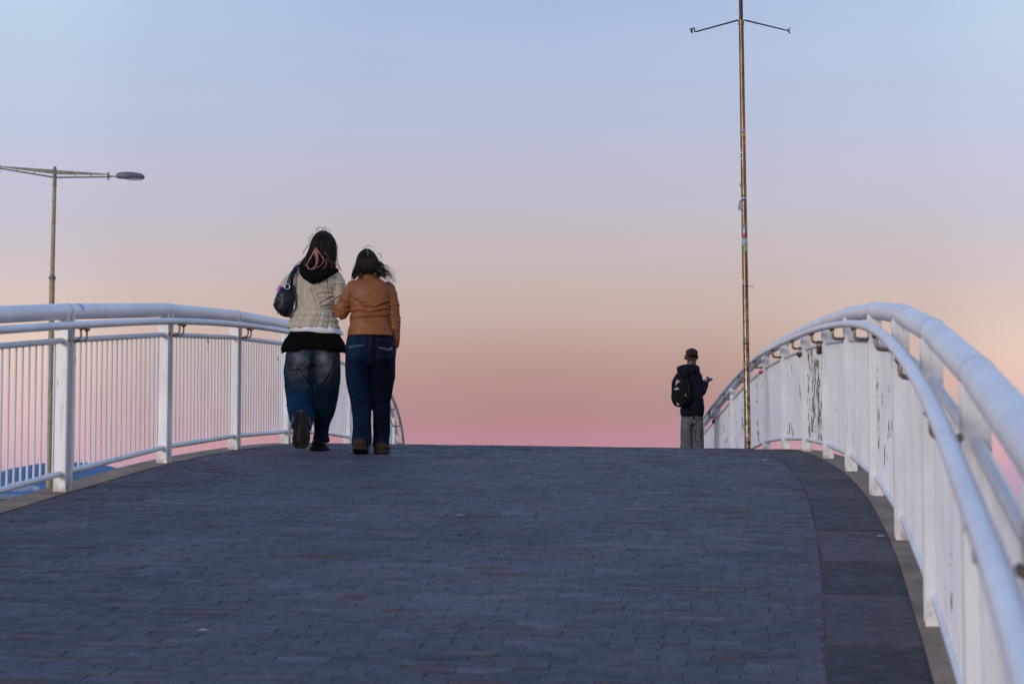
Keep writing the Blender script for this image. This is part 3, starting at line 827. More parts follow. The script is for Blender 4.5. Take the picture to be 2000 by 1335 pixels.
def cat(pts, k=4):
    pts = [Vector(p) for p in pts]; out = []
    for i in range(len(pts)-1):
        p0 = pts[max(i-1,0)]; p1 = pts[i]; p2 = pts[i+1]; p3 = pts[min(i+2,len(pts)-1)]
        for j in range(k):
            t = j/k; out.append(.5*((2*p1)+(p2-p0)*t+(2*p0-5*p1+4*p2-p3)*t*t+(3*p1-p0-3*p2+p3)*t**3))
    return out+[pts[-1]]
def strands(mb, roots, steps, rad=.0016, seg=3):
    for path in roots:
        n = len(path); mb.tube(path, [rad*(1-.75*i/(n-1)) for i in range(n)], seg, cap=False)

def leg_disp(seed, amp=.010, zlow=.25, lines=None):
    def f(co, n):
        k = sm(.75, .1, co.z)*.8+.5
        a = nz(co, (7, 7, 11), seed, 3)*amp*k
        b = max(0, ridge(co, (5, 5, 14), seed+9)-.45)*amp*.9*k*(1-abs(n.x))
        c = crease(lines[1](co), lines[2](co), lines[0])*sm(.85, .5, abs(n.x)) if lines and n.y < .2 else 0
        return a*(1-.6*abs(n.x))+b+c
    return f

# ---------- person A: tall, beige ruffled jacket
DA = 17.1; kA = DA*S/3900
pa = Vector(((617-1000)*kA, DA*S, 0)); pa.z = zs(pa.x, pa.y)+.002
yA = 970-pa.z/kA
A = empty('person', pa, 0, 'taller person in a beige ruffled jacket, black skirt and baggy jeans walking away', 'person')
a_ = lambda x, y, yy=0.0: Vector(((x-617)*kA, yy, (yA-y)*kA))
# body
mb = MB()
hc = a_(628, 478, -.005)
head(mb, hc+Vector((0,0,-.012)), .92, .05)
mb.chain([a_(626, 505, -.01), a_(621, 524, -.01)], [.052, .056], 16)
mb.chain([a_(618, 530, 0), a_(615, 560, 0), a_(612, 600, .0), a_(611, 640, 0), a_(611, 690, 0)], [.10, .12, .105, .12, .14], 20, flat=[.6,.7,.75,.8,.8], side=(1,0,0))
mb.chain([a_(600, 700, 0), a_(588, 752, .04), a_(588, 778, .03), a_(592, 812, -.09)], [.07, .055, .045, .036], 14)
mb.chain([a_(628, 700, 0), a_(634, 770, .02), a_(627, 850, .01)], [.07, .052, .036], 14)
# arms
aL = [a_(576, 536, 0), a_(556, 562, -.02), a_(550, 590, -.01), a_(556, 602, .12), a_(563, 606, .22)]
aR = [a_(656, 540, 0), a_(662, 565, -.01), a_(661, 594, .0), a_(652, 598, .12), a_(641, 598, .22)]
for ch in (aL, aR): mb.chain(ch, [.042, .038, .032, .028, .024], 14)
hand(mb, aL[-1]+Vector((0,.01,0)), (.1,.9,-.35), (1,0,-.2), (0,.4,1), .7)
hand(mb, aR[-1]+Vector((-.02,.01,.01)), (-.8,.55,.1), (0,.2,1), (.3,.5,.4), .7)
mb.chain([a_(627, 850, .02), a_(624, 868, .04), a_(622, 876, .15)], [.035, .035, .022], 12)
fuse(mb, 'body', M['skinA'], A, .006, 3)
# jeans
def leg_rings(mb, L):   # (px, y, halfwidth px, ydepth, ryratio)
    n = len(L); mb.tube([a_(x, y, yy) for x, y, h, yy in L], [h*kA for x, y, h, yy in L], 28, side=(1,0,0), flat=[max(.95, 1.32-.13*i) for i in range(n)])
mb = MB()
mb.rings([(a_(0, y).z, (x-617)*kA, 0, h*kA, h*kA*.72) for x, y, h in ((611, 655, 44), (611, 672, 48), (611, 688, 50), (610.5, 702, 49), (611, 714, 44))], 36)
mb.ell(a_(587, 704, -.045), (.105,.10,.10)); mb.ell(a_(634, 703, -.045), (.100,.10,.10))
leg_rings(mb, [(584, 690, 27, .0), (583.5, 706, 28, .0), (583, 722, 30.5, .01), (585, 750, 31.5, .04), (588.5, 778, 31, .03), (590.5, 798, 29, -.03), (592, 814, 25, -.11), (594.5, 828, 21.5, -.18), (595, 838, 18, -.225)])
leg_rings(mb, [(637, 690, 27, .0), (637, 706, 27.5, .0), (636.5, 722, 29, .0), (635.5, 748, 28.5, .01), (634.5, 780, 25, .02), (631.5, 808, 20.5, .02), (628, 830, 15.5, .01), (627, 846, 14.5, .0), (627.5, 862, 16.5, .0)])
LA = [(.013,1.6,(558,728),(588,724),(613,757)),(.010,1.5,(574,712),(597,733),(611,754)),(.012,1.6,(663,696),(640,745),(618,765)),(.008,1.4,(565,770),(590,764),(612,770)),(.008,1.3,(566,789),(592,783),(610,792)),
      (.010,1.5,(572,806),(592,798),(612,808)),(.012,1.6,(612,700),(613,730),(613,765),(616,800)),(.008,1.3,(620,780),(640,772)),(.009,1.4,(618,822),(640,815)),(.009,1.3,(614,840),(640,832)),(.007,1.3,(655,705),(650,760),(640,810))]
def jeans_colA(co):
    x = co.x/kA+617; y = yA-co.z/kA
    f = 0
    if co.y < .02:
        for cx, cy, sx, sy, k in ((584, 706, 17, 30, 1.0), (637, 706, 17, 28, .95), (594, 732, 9, 20, .8), (577, 720, 6, 24, .4), (628, 735, 6, 16, .4)):
            f = max(f, k*math.exp(-((x-cx)/sx)**2-((y-cy)/sy)**2))
    f = f*(.75+.6*nz(co, (14,14,14), 3))*min(1, abs(x-612)/7.)**.7  # fading drops out at the centre: crease shade put into the colour
    f = max(0, min(1, f))
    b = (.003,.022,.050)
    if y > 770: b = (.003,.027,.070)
    if x > (613 if y < 750 else 618): b = (.003,.013,.025)  # right leg starts from a darker base colour
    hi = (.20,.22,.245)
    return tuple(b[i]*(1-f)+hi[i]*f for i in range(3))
fuse(mb, 'jeans', M['denim'], A, .008, 5, leg_disp(2.3, .011, lines=(LA, lambda c: c.x/kA+617, lambda c: yA-c.z/kA)), jeans_colA)
# bright turned hem on the raised leg and frayed hem behind
mb = MB()
c = a_(595.5, 842, -.262)
pth = []
for k in range(17):
    q = R(-12+204*k/16); pth.append(c + Vector((19.5*kA*math.cos(q)*(1+.03*math.sin(k*1.9)), -.02+.01*math.sin(k), (36.5*kA)*math.sin(q)-.0)))
mb.tube(pth, .0035, 6); build(mb, 'hem', M['stitch'], A)
mb = MB()
for k in range(26):
    t = k/25; x = 664-24*t**1.6+(math.sin(k*2.1)*.6); y = 705+120*t
    if k % 3 != 1 and k > 7: mb.ell(a_(x-4, y, -.080) + Vector((0,.055*t,0)), (.002,.003,.005))
build(mb, 'side_stitching', M['stitch'], A)
# skirt
def wv(i, q): return (1+(.035*math.sin(q*9+1)+.02*math.sin(q*17))*i/5., (-.008*math.sin(q*5)-.006*math.sin(q*11))*(i/5.))
mb = MB(); mb.rings([(a_(0, y).z, (x-617)*kA, 0, h*kA, h*kA*.66, 2.2, .0) for x, y, h in ((613, 636, 38), (613, 645, 44), (612, 655, 50.5), (611.5, 666, 57.5), (611.5, 677, 61.5), (611.5, 686, 63.5))], 110, wv, cap=False)
o = build(mb, 'skirt', M['black_cloth'], A, True); m = o.modifiers.new('s', 'SOLIDIFY'); m.thickness = .006; m.offset = -1
# white shirt hem
def wv2(i, q): return (1+.015*math.sin(q*7+i*.3)+.012*math.sin(q*13), .003*math.sin(q*6))
mb = MB(); mb.rings([(a_(0, y).z, (x-617)*kA, -.003, h*kA, h*kA*.71, 2.2, -.06) for x, y, h in ((613, 632, 42), (613.5, 637, 46), (615, 643, 49.5), (616, 651, 52.5))], 90, wv2, cap=False)
o = build(mb, 'shirt', M['white_cloth'], A, True); m = o.modifiers.new('s', 'SOLIDIFY'); m.thickness = .004; m.offset = -1
# jacket
mb = MB()
mb.rings([(a_(0, y).z, (x-617)*kA, yy, h*kA, ry, 2.3) for x, y, h, ry, yy in ((612, 637, 44, .118, 0), (610.5, 618, 37.5, .108, 0), (610, 605, 36.5, .106, 0), (612, 585, 39, .112, 0), (615, 562, 42, .12, 0), (617, 545, 44, .118, 0), (618, 532, 43, .10, 0), (619, 522, 34, .08, 0), (621, 514, 17, .065, 0), (622, 508, 15, .06, 0))], 40)
mb.chain([a_(578, 537, 0), a_(565, 550, -.012), a_(555, 568, -.02), a_(551, 590, -.01), a_(556, 602, .10), a_(562, 606, .19)], [.060, .060, .056, .052, .048, .042], 18)
mb.chain([a_(652, 541, 0), a_(658, 555, -.01), a_(660, 575, -.01), a_(658, 594, .01), a_(652, 600, .10), a_(644, 601, .19)], [.062, .060, .053, .050, .047, .042], 18)
def dispA(co, n):
    x = co.x/kA+617; y = yA-co.z/kA
    a = nz(co, (6, 6, 8), 1.7, 3)*.007
    # long drapes on the back, pulled creases at the linked arm
    b = max(0, ridge(Vector((co.x+co.z*.25, co.y, co.z)), (13, 5, 2.2), 4.0)-.5)*.020*sm(612, 590, y)*sm(535, 560, y)
    w = math.exp(-((x-648)/20)**2-((y-568)/22)**2)
    c = (max(0, ridge(Vector((co.x*.6-co.z*.9, co.y, co.z*.7+co.x*.5)), (17, 5, 9), 8.0)-.4))*.022*w
    w2 = math.exp(-((x-660)/12)**2-((y-560)/26)**2)+math.exp(-((x-556)/12)**2-((y-565)/30)**2)
    d = (ridge(co, (6, 6, 20), 5.0)-.3)*.007*w2
    k = crease(x, y, [(.010,2.0,(577,572),(586,588),(594,601)),(.005,.8,(601,553),(602,601)),(.009,1.8,(609,566),(615,580),(620,592)),(.0085,2.0,(650,569),(633,563),(623,555)),(.0085,2.0,(650,574),(635,575),(622,577)),(.0085,2.0,(650,579),(638,588),(628,594)),
      (.009,1.8,(636,545),(648,564)),(.010,1.2,(653,543),(668,549)),(.011,1.2,(654,556),(670,557)),(.010,1.2,(653,585),(667,577)),(.011,1.3,(578,530),(590,553),(588,582)),(.008,1.0,(584,548),(580,575)),(.009,1.2,(628,600),(645,597)),(.008,1.1,(640,550),(646,590))]) if n.y < .3 else 0
    return a*.8+k+d*.5
fuse(mb, 'jacket', M['beige'], A, .0065, 4, dispA)
# ruffled tiers
for i, (y0, y1, h0, h1) in enumerate(((605, 618, 37.5, 43.5), (614, 629, 39, 47), (625, 641, 43.5, 51))):
    ph = i*1.3
    def wr(j, q, ph=ph): 
        f = j/5.
        return (1+f*(.035*math.sin(q*12+ph)+.028*math.sin(q*29+ph*2)+.03*noise.noise(Vector((q*3, ph, 0)))), f*(.0055*math.sin(q*12+ph+1.2)+.0035*math.sin(q*27+ph)))
    mb = MB(); mb.rings([(a_(0, y0+(y1-y0)*j/5).z, (611.3-617)*kA, -.004, (h0+(h1-h0)*(j/5.)**.7)*kA, (h0+(h1-h0)*(j/5.)**.7)*kA*.70, 2.2, -.02) for j in range(6)], 150, wr, cap=False)
    o = build(mb, 'ruffle', M['beige'], A, True); m = o.modifiers.new('s', 'SOLIDIFY'); m.thickness = .004
mb = MB(); pth = []
for k in range(41):
    q = 2*PI*k/40; pth.append(((611-617)*kA+37.6*kA*math.cos(q), 37.6*kA*.74*math.sin(q), a_(0,605).z))
mb.tube(pth, .004, 6); build(mb, 'waist_seam', M['beige'], A)
# hood
mb = MB()
mb.chain([a_(589, 521, -.02), a_(592, 530, -.085), a_(602, 541, -.125), a_(612, 546, -.14), a_(626, 543, -.135), a_(642, 535, -.115), a_(655, 528, -.03)], [.024, .034, .040, .044, .040, .032, .022], 16)
mb.ell(a_(619, 530, -.095), (.105, .05, .075)); mb.ell(a_(610, 541, -.12), (.05, .035, .055)); mb.ell(a_(621, 515, -.04), (.09, .075, .05))
fuse(mb, 'hood', M['black_cloth'], A, .007, 5, lambda co, n: nz(co, (12,12,16), 5)*.006)
# hair volume then strands
mb = MB()
HPV = [(449.5, 629, 3), (452, 629, 9), (457, 629.5, 15), (465, 629.5, 19), (476, 629.5, 21.5), (489, 629, 24), (500, 627, 26), (509, 624, 27), (516, 622, 26), (522, 622, 21), (527, 622, 12)]
HP = [(448.5, 629, 3), (451, 629, 10), (456, 629.5, 16), (464, 629.5, 20.5), (475, 629.5, 23.5), (488, 629, 26.5), (500, 626, 29), (510, 621, 32), (518, 618, 36), (525, 620, 34), (530, 621, 28)]
mb.rings([(a_(0, y).z, (x-617)*kA, -.018-.022*sm(480, 520, y), h*kA*.95, (min(h, 23)*kA*1.08 if y < 505 else .085), 2.1) for y, x, h in HPV], 40)
# keep the face clear: pull the front in
vv = []
for (x, y, z) in mb.v:
    if y > .045 and z < a_(0, 462).z: y = .045
    vv.append((x, y, z))
mb.v = vv
hairA = fuse(mb, 'hair', M['hair'], A, .006, 4, lambda co, n: ridge(co, (38, 38, 3), 2)*.0035)
mb = MB(); rn = random.Random(11)
def hair_w(y):
    for i in range(len(HP)-1):
        if HP[i][0] <= y <= HP[i+1][0]:
            t = (y-HP[i][0])/(HP[i+1][0]-HP[i][0]); return HP[i][1]+(HP[i+1][1]-HP[i][1])*t, HP[i][2]+(HP[i+1][2]-HP[i][2])*t
    return HP[-1][1], HP[-1][2]
for k in range(1150):
    ang = rn.uniform(-PI*1.08, PI*.08); yend = rn.uniform(505, 538); path = []; j1 = rn.uniform(-.12, .12); out = rn.uniform(.90, 1.04); wa = rn.uniform(0, .035); wp_ = rn.uniform(0, 6); wf = rn.uniform(.4, 1.0)
    if rn.random() < .12: out += rn.uniform(.03, .12)
    for s_ in range(11):
        y = 449.5+(yend-449.5)*(s_/10.)
        x, h = hair_w(y); dep = (min(h, 23)*kA*1.08 if y < 505 else .088); cy = -.018-.022*sm(480, 520, y)
        o_ = 1+(out-1)*min(1, s_/3.)+wa*math.sin(s_*wf+wp_)*s_/10.; aa = ang+j1*s_/10.+wa*math.cos(s_*wf*.8+wp_)*s_/6.
        path.append(Vector(((x-617)*kA+h*kA*.97*o_*math.cos(aa), cy+dep*o_*math.sin(aa), a_(0, y).z)))
    strands(mb, [path], 0, rn.choice([.0014,.0018,.0024]))
fly = [[(652,470),(657,478),(659,484),(661,487)],[(655,500),(658,512),(662,522),(668,531)],[(654,495),(659,506),(657,515),(664,524)],[(607,470),(600,480),(594,488),(590,496),(588,500)],[(604,478),(597,483),(592,490),(589,497)],
       [(585,510),(580,515),(573,518),(570,517)],[(592,504),(583,512),(576,516),(571,518)],[(622,452),(618,447),(624,444),(632,447)],[(628,450),(634,443),(636,446),(632,451)],[(618,455),(617,449),(622,446),(630,446)],[(633,450),(641,448),(646,455)],
       [(610,462),(606,466),(604,473)],[(612,458),(606,462),(601,470),(603,476)],[(657,505),(660,517),(665,526)],[(640,498),(650,508),(660,520),(666,530)],[(645,490),(654,505),(660,517),(667,529)]]
for f in fly:
    for j in range(4):
        dx_, dy_ = rn.uniform(-1,1), rn.uniform(-1,1); strands(mb, [cat([a_(x+dx_+rn.uniform(-.4,.4), y+dy_+rn.uniform(-.4,.4), -.08 if 600 < x < 650 else -.05) for x, y in f])], 0, .0009)
build(mb, 'hair_strands', M['strand'], hairA, True)
# bleached loop of hair
mb = MB()
def ribbon(pts, r):
    for j in range(7):
        jx, jy = rn.uniform(-1, 1), rn.uniform(-1, 1); n = len(pts)
        P_ = cat([a_(x+jx*r[i]/kA*.9, y+jy*r[i]/kA*.9, yy+rn.uniform(-.002,.002)) for i, (x, y, yy) in enumerate(pts)])
        mb.tube(P_, [np.interp(i_/4., range(len(r)), r)*.24 for i_ in range(len(P_))], 5)
ribbon([(617.5,487,-.150),(613,496,-.158),(608,506,-.165),(603,516,-.172),(602,523,-.176),(605,528,-.180),(612,529,-.182),(620,526,-.182),(628,522,-.180),(633,515,-.175),(633,509,-.170),(629,502,-.163),(624,495,-.157),(619,488,-.150)], [.003,.0045,.0045,.004,.0035,.0045,.005,.004,.003,.0025,.0025,.003,.004,.003])
ribbon([(618,487,-.150),(618.5,497,-.162),(621,508,-.170),(621,516,-.176),(618,523,-.180),(613,528,-.182)], [.006,.014,.010,.006,.005,.004])
ribbon([(634,494,-.145),(637,499,-.150),(641,503,-.14),(645,506,-.12)], [.001,.0025,.002,.001])
ribbon([(636,508,-.15),(639,516,-.17),(637,525,-.178),(631,530,-.18)], [.001,.002,.002,.001])
ribbon([(640,510,-.145),(650,514,-.13),(658,521,-.11),(664,530,-.09)], [.001,.0015,.0015,.001])
build(mb, 'bleached_strand', M['hair_pink'], hairA, True)
# boots
def boot_up(mb, c, L=.285, W=.105):   # raised boot: sole faces the camera, toe down
    pass
boot = empty('boot', (0,0,0)); boot.parent = A
mb = MB()
bc = a_(595.5, 842, -.30)     # centre of sole
prof = [(-.142, .022), (-.132, .046), (-.105, .063), (-.065, .069), (-.02, .064), (.02, .054), (.06, .056), (.10, .058), (.128, .046), (.142, .022)]
# upper: from the sole plane going forward (+y)
for i, (z, w) in enumerate(prof): pass
mb.tube([bc+Vector((0, .028, -.130)), bc+Vector((0, .030, -.10)), bc+Vector((0, .042, -.05)), bc+Vector((0, .055, .0)), bc+Vector((.0, .065, .05)), bc+Vector((0, .062, .10)), bc+Vector((0, .05, .13))], [.034,.058,.066,.060,.055,.054,.036], 20, side=(1,0,0), flat=[.7,.75,.8,1,1.2,1.2,1])
mb.chain([bc+Vector((0,.075,.08)), bc+Vector((-.002,.15,.12))], [.05,.05], 16)
up = fuse(mb, 'boot_upper', M['shoe_black'], boot, .006, 4)
mb = MB()
def sole_outline(off_=0, y=0): 
    L_ = [(w-off_, z) for z, w in prof]; R_ = [(-(w-off_), z) for z, w in prof[::-1]]
    return [bc+Vector((x+(.006*math.sin((z+.13)*12)), y, z*(1-off_*3))) for x, z in L_+R_]
vv = []; n = len(prof)*2
for y_, o_ in ((.03, .002), (.004, 0), (0, .003)): vv += sole_outline(o_, y_)
ff = [(j*n+k, j*n+(k+1) % n, (j+1)*n+(k+1) % n, (j+1)*n+k) for j in range(2) for k in range(n)] + [tuple(range(n))[::-1], tuple(range(2*n, 3*n))]
mb.add(vv, ff)
so_ = build(mb, 'sole', M['shoe_black'], boot, 30)
mb = MB()
for z in (-.115, -.093, -.071, -.049, -.027, -.005, .068, .090, .112):
    w = np.interp(z, [p[0] for p in prof], [p[1] for p in prof])
    for sd in (-1, 1):
        cx = .006*math.sin((z+.13)*12)
        mb.box(bc+Vector((cx+sd*(w-.013), -.006, z)), (.024, .014, .014), Matrix.Rotation(sd*.25, 3, 'Y'))
for q in range(0, 360, 24):
    a1 = R(q); z_ = -.062+.042*math.sin(a1); x_ = .019*math.cos(a1)*(1-.4*math.sin(a1))
    mb.box(bc+Vector((x_+.005, -.005, z_)), (.009, .012, .011), Matrix.Rotation(-a1, 3, 'Y'))
for z in (.072, .092, .112): mb.box(bc+Vector((.004, -.005, z)), (.03, .012, .009))
mb.box(bc+Vector((.004, -.001, 0)), (.02, .004, .27))
lg = build(mb, 'tread', M['lug'], so_, 30)
boot2 = empty('boot', (0,0,0)); boot2.parent = A
mb = MB()
b0 = a_(622.5, 0, 0); b0.z = 0
mb.tube([b0+Vector((0, -.075, .045)), b0+Vector((0, -.05, .050)), b0+Vector((0, .02, .05)), b0+Vector((0, .12, .045)), b0+Vector((0, .19, .036)), b0+Vector((0,.215,.03))], [.036, .052, .056, .058, .05, .026], 20, side=(1,0,0), flat=.72)
mb.chain([b0+Vector((.006, -.02, .05)), b0+Vector((.014, .0, .10))], [.05, .045], 18)
fuse(mb, 'boot_upper', M['shoe_black'], boot2, .006, 4)
mb = MB(); vv = []
ol = [(x, (y)) for x, y in ((-.035,-.095),(-.052,-.07),(-.056,-.02),(-.052,.04),(-.062,.11),(-.058,.17),(-.035,.222),(0,.235),(.035,.222),(.058,.17),(.062,.11),(.052,.04),(.056,-.02),(.052,-.07),(.035,-.095))]
n = len(ol)
for z in (.0, .030): vv += [b0+Vector((x, y, z)) for x, y in ol]
mb.add(vv, [(k, (k+1) % n, n+(k+1) % n, n+k) for k in range(n)] + [tuple(range(n))[::-1], tuple(range(n, 2*n))])
for k in range(n):
    x, y = ol[k]; mb.box(b0+Vector((x*1.02, y*1.02-.0, .012)), (.016, .016, .02))
build(mb, 'sole', M['sole_black'], boot2, 30)

# shoulder bag carried by A
bagp = pa + a_(557, 590, -.10)
BG = empty('shoulder_bag', bagp, 0, 'slouchy dark navy shoulder bag hanging behind the left arm of the taller person', 'bag')
b_ = lambda x, y, yy=0.0: a_(x, y, yy) - a_(557, 590, 0)
mb = MB()
mb.chain([b_(564, 560, .01), b_(558, 572, 0), b_(554, 588, -.005), b_(555, 602, 0), b_(562, 613, .01)], [.022, .058, .074, .072, .045], 22, flat=[.7,.6,.62,.6,.6], side=(1,0,.3))
mb.ell(b_(568, 590, .01), (.03,.04,.09)); mb.ell(b_(566, 562, .01), (.034,.03,.03))
def dbag(co, n): return (ridge(Vector((co.x-co.z*.3, co.y, co.z)), (16, 8, 6), 3)-.3)*.010 + nz(co, (9,9,9), 2)*.008
fuse(mb, 'bag_body', M['navy_bag'], BG, .0065, 4, dbag)
mb = MB()
for dx, yy in ((0, -.03), (3.5, .0)):
    mb.tube([b_(562.5+dx*2, 560, yy), b_(566+dx*1.4, 548, yy-.01), b_(571+dx, 534, yy+.01), b_(576+dx*.8, 522, yy+.06), b_(580+dx*.5, 516.5, yy+.10), b_(583+dx*.5, 519, yy+.15), b_(580, 535, yy+.22), b_(572, 560, yy+.22)], .012, 10, flat=.25, side=(1,-.2,.2))
build(mb, 'strap', M['navy_bag'], BG, True)
for (x, y, r) in ((563, 563, .020),):
    mb = MB(); c = b_(x, y, -.055); pth = [c+Vector((r*math.cos(q), 0, r*math.sin(q))) for q in [2*PI*k/20 for k in range(21)]]
    mb.tube(pth, .0042, 8, cap=False); build(mb, 'metal_ring', M['silver'], BG)
mb = MB(); mb.tube([b_(558, 555.5, -.05), b_(562, 556.5, -.06), b_(566, 555.5, -.05)], .0045, 8); build(mb, 'metal_bar', M['silver'], BG)
mb = MB(); mb.chain([b_(546.5, 562, .02), b_(544, 568, .0), b_(544.5, 572, -.005)], [.014,.016,.010], 10); build(mb, 'charm', M['pink'], BG)
mb = MB()
for x, y in ((543,611),(543.6,613),(543.4,615.5),(548,613),(549,616),(551,614.5),(552.5,616.5),(555,617),(546,612.5)): mb.ell(b_(x, y, -.02), (.003,.003,.006))
mb.tube([b_(542.5,611,-.02), b_(546,613.5,-.02), b_(550,616,-.02), b_(556,616,-.02)], .0015, 6)
build(mb, 'charm_chain', M['dark_metal'], BG)

# ---------- person B: shorter, tan leather jacket
DB = 16.5; kB = DB*S/3900
pb = Vector(((724-1000)*kB, DB*S, 0)); pb.z = zs(pb.x, pb.y)+.002
yB = 970-pb.z/kB
B = empty('person', pb, 0, 'shorter person in a tan leather jacket and dark jeans, arm linked with their companion', 'person')
c_ = lambda x, y, yy=0.0: Vector(((x-724)*kB, yy, (yB-y)*kB))
mb = MB()
head(mb, c_(716, 513, 0), .88, -.08)
mb.chain([c_(717, 528, -.01), c_(720, 546, -.01)], [.046, .05], 16)
mb.chain([c_(722, 552, 0), c_(722, 580, 0), c_(722, 612, 0), c_(721, 645, 0), c_(722, 690, 0)], [.09, .11, .10, .12, .135], 20, flat=[.6,.7,.75,.8,.8], side=(1,0,0))
mb.chain([c_(704, 700, 0), c_(703, 770, .03), c_(707, 855, -.045)], [.065, .045, .035], 14)
mb.chain([c_(745, 700, 0), c_(745, 770, .05), c_(744, 865, .06)], [.065, .045, .035], 14)
bL = [c_(686, 562, 0), c_(674, 590, -.01), c_(666, 613, -.02), c_(659, 604, .18), c_(656, 600, .34)]
bR = [c_(759, 562, 0), c_(767, 590, .0), c_(771, 622, .01), c_(772, 655, .04), c_(771, 668, .055)]
mb.chain(bL, [.036, .033, .028, .024, .021], 14); mb.chain(bR, [.042, .040, .036, .030, .025], 14)
hand(mb, bL[-1]+Vector((.01,0,0)), (.05,1,.1), (0,0,1), (1,0,.2), .6, .9)
hand(mb, bR[-1], (-.12,.30,-1), (-1,0,0), (0,1,.2), .35, .95)
fuse(mb, 'body', M['skinA'], B, .006, 3)
mb = MB()
mb.rings([(c_(0, y).z, (x-724)*kB, 0, h*kB, h*kB*r_) for x, y, h, r_ in ((722, 640, 40, .66), (722, 655, 44.5, .68), (722.5, 675, 49, .74), (723, 696, 50, .74), (723.5, 708, 46, .70), (724, 716, 40, .62))], 36)
mb.ell(c_(704, 694, -.06), (.095,.085,.10)); mb.ell(c_(745, 694, -.06), (.095,.085,.10))
def legB(L): mb.tube([c_(x, y, yy) for x, y, h, yy in L], [h*kB for x, y, h, yy in L], 28, side=(1,0,0), flat=[max(.95, 1.32-.13*i) for i in range(len(L))])
legB([(698, 698, 25, .0), (698, 712, 25, .0), (699, 735, 25, .01), (702, 762, 23.5, .03), (705, 790, 20.5, .03), (706.5, 815, 18.5, .0), (707.5, 840, 18.5, -.03), (708, 860, 20, -.06), (708.5, 869, 19.5, -.075)])
legB([(748, 698, 24, .0), (748, 712, 24, .0), (748.5, 735, 23, .02), (746.5, 762, 19.5, .05), (744.5, 785, 17.3, .06), (744.5, 815, 17, .06), (744.5, 845, 16.6, .06), (743.5, 862, 16.2, .06), (743.5, 871, 16.2, .055)])
LB = [(.010,1.5,(679,700),(704,722),(716,752)),(.007,1.3,(688,768),(702,764)),(.007,1.3,(690,778),(706,772)),(.012,1.6,(728,790),(744,785),(760,787)),(.010,1.5,(728,829),(744,833),(761,829)),(.008,1.3,(690,856),(711,853)),
      (.012,1.7,(724,690),(725,720),(725,745)),(.007,1.3,(712,706),(724,716)),(.008,1.4,(728,714),(750,724),(768,716)),(.007,1.3,(730,852),(758,850)),(.006,1.3,(694,815),(716,808))]
def jeans_colB(co):
    x = co.x/kB+724; y = yB-co.z/kB
    b = (.0024,.011,.031) if x < 727 else (.0018,.0045,.014)  # right leg base colour darker than the left
    f = .5*math.exp(-((x-690)/7)**2-((y-700)/60)**2)+.4*math.exp(-((x-768)/5)**2-((y-695)/40)**2)
    if y > 850: f += .25
    f *= .7+.6*nz(co, (12,12,12), 6)
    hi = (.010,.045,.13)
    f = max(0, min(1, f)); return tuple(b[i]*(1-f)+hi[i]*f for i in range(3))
jeans = fuse(mb, 'jeans', M['denim'], B, .008, 5, leg_disp(7.1, .008, lines=(LB, lambda c: c.x/kB+724, lambda c: yB-c.z/kB)), jeans_colB)
# pockets with stitching follow the seat: drop the outline onto the jeans mesh
from mathutils.bvhtree import BVHTree
def bvh_of(o):
    me = o.data; return BVHTree.FromPolygons([v.co[:] for v in me.vertices], [p.vertices[:] for p in me.polygons])
bv = bvh_of(jeans)
def onB(x, y, lift=.003, bv=bv, f=c_):
    p = f(x, y, -1.0); h = bv.ray_cast(p, Vector((0,1,0)))
    if h[0] is None: return f(x, y, -.15)
    return h[0] - Vector((0, lift, 0))
def line(mb, pts, r, on):
    out = []
    for (x0, y0), (x1, y1) in zip(pts[:-1], pts[1:]):
        n = max(2, int(math.hypot(x1-x0, y1-y0)/2))
        out += [on(x0+(x1-x0)*i/n, y0+(y1-y0)*i/n) for i in range(n)]
    out.append(on(*pts[-1])); mb.tube(out, r, 6)
for pts, deco in (([(681,662),(713,663),(713,689),(698,697),(680,692),(681,662)], [(680,678),(686,678),(698,676),(712,677)]), ([(738,665),(767,665),(768,694),(755,700),(741,697),(738,665)], [(741,681),(752,682),(760,684),(766,680)])):
    mb = MB(); line(mb, pts, .0012, onB); pk = build(mb, 'pocket', M['stitch_dim'], B, True)
    mb = MB(); line(mb, deco, .0014, onB); line(mb, [(x, y+3 if 0 < i < 3 else y) for i, (x, y) in enumerate(deco)], .0010, onB); build(mb, 'pocket_stitching', M['stitch'], pk, True)
mb = MB()
line(mb, [(683,679),(687,682)], .0035, onB); line(mb, [(762,686),(766,682)], .0035, onB); build(mb, 'pocket_tab', M['stitch'], B, True)
mb = MB(); line(mb, [(725,656),(725,680),(724,705)], .0011, onB); build(mb, 'back_seam', M['stitch_dim'], B, True)
mb = MB()
for k in range(14):
    x = 690+36*k/13.; q = c_(x, 866+3*math.sin(k)+ (2 if k > 8 else 0), -.14); h = bv.ray_cast(c_(x, 866, -1), Vector((0,1,0)))
    yv = (h[0].y if h[0] else -.1)-.003
    mb.tube([(q.x, yv, q.z+.004), (q.x+random.uniform(-.006,.006), yv-.002, q.z-random.uniform(.006,.022))], .0016, 5)
build(mb, 'frayed_hem', M['stitch'], B, True)
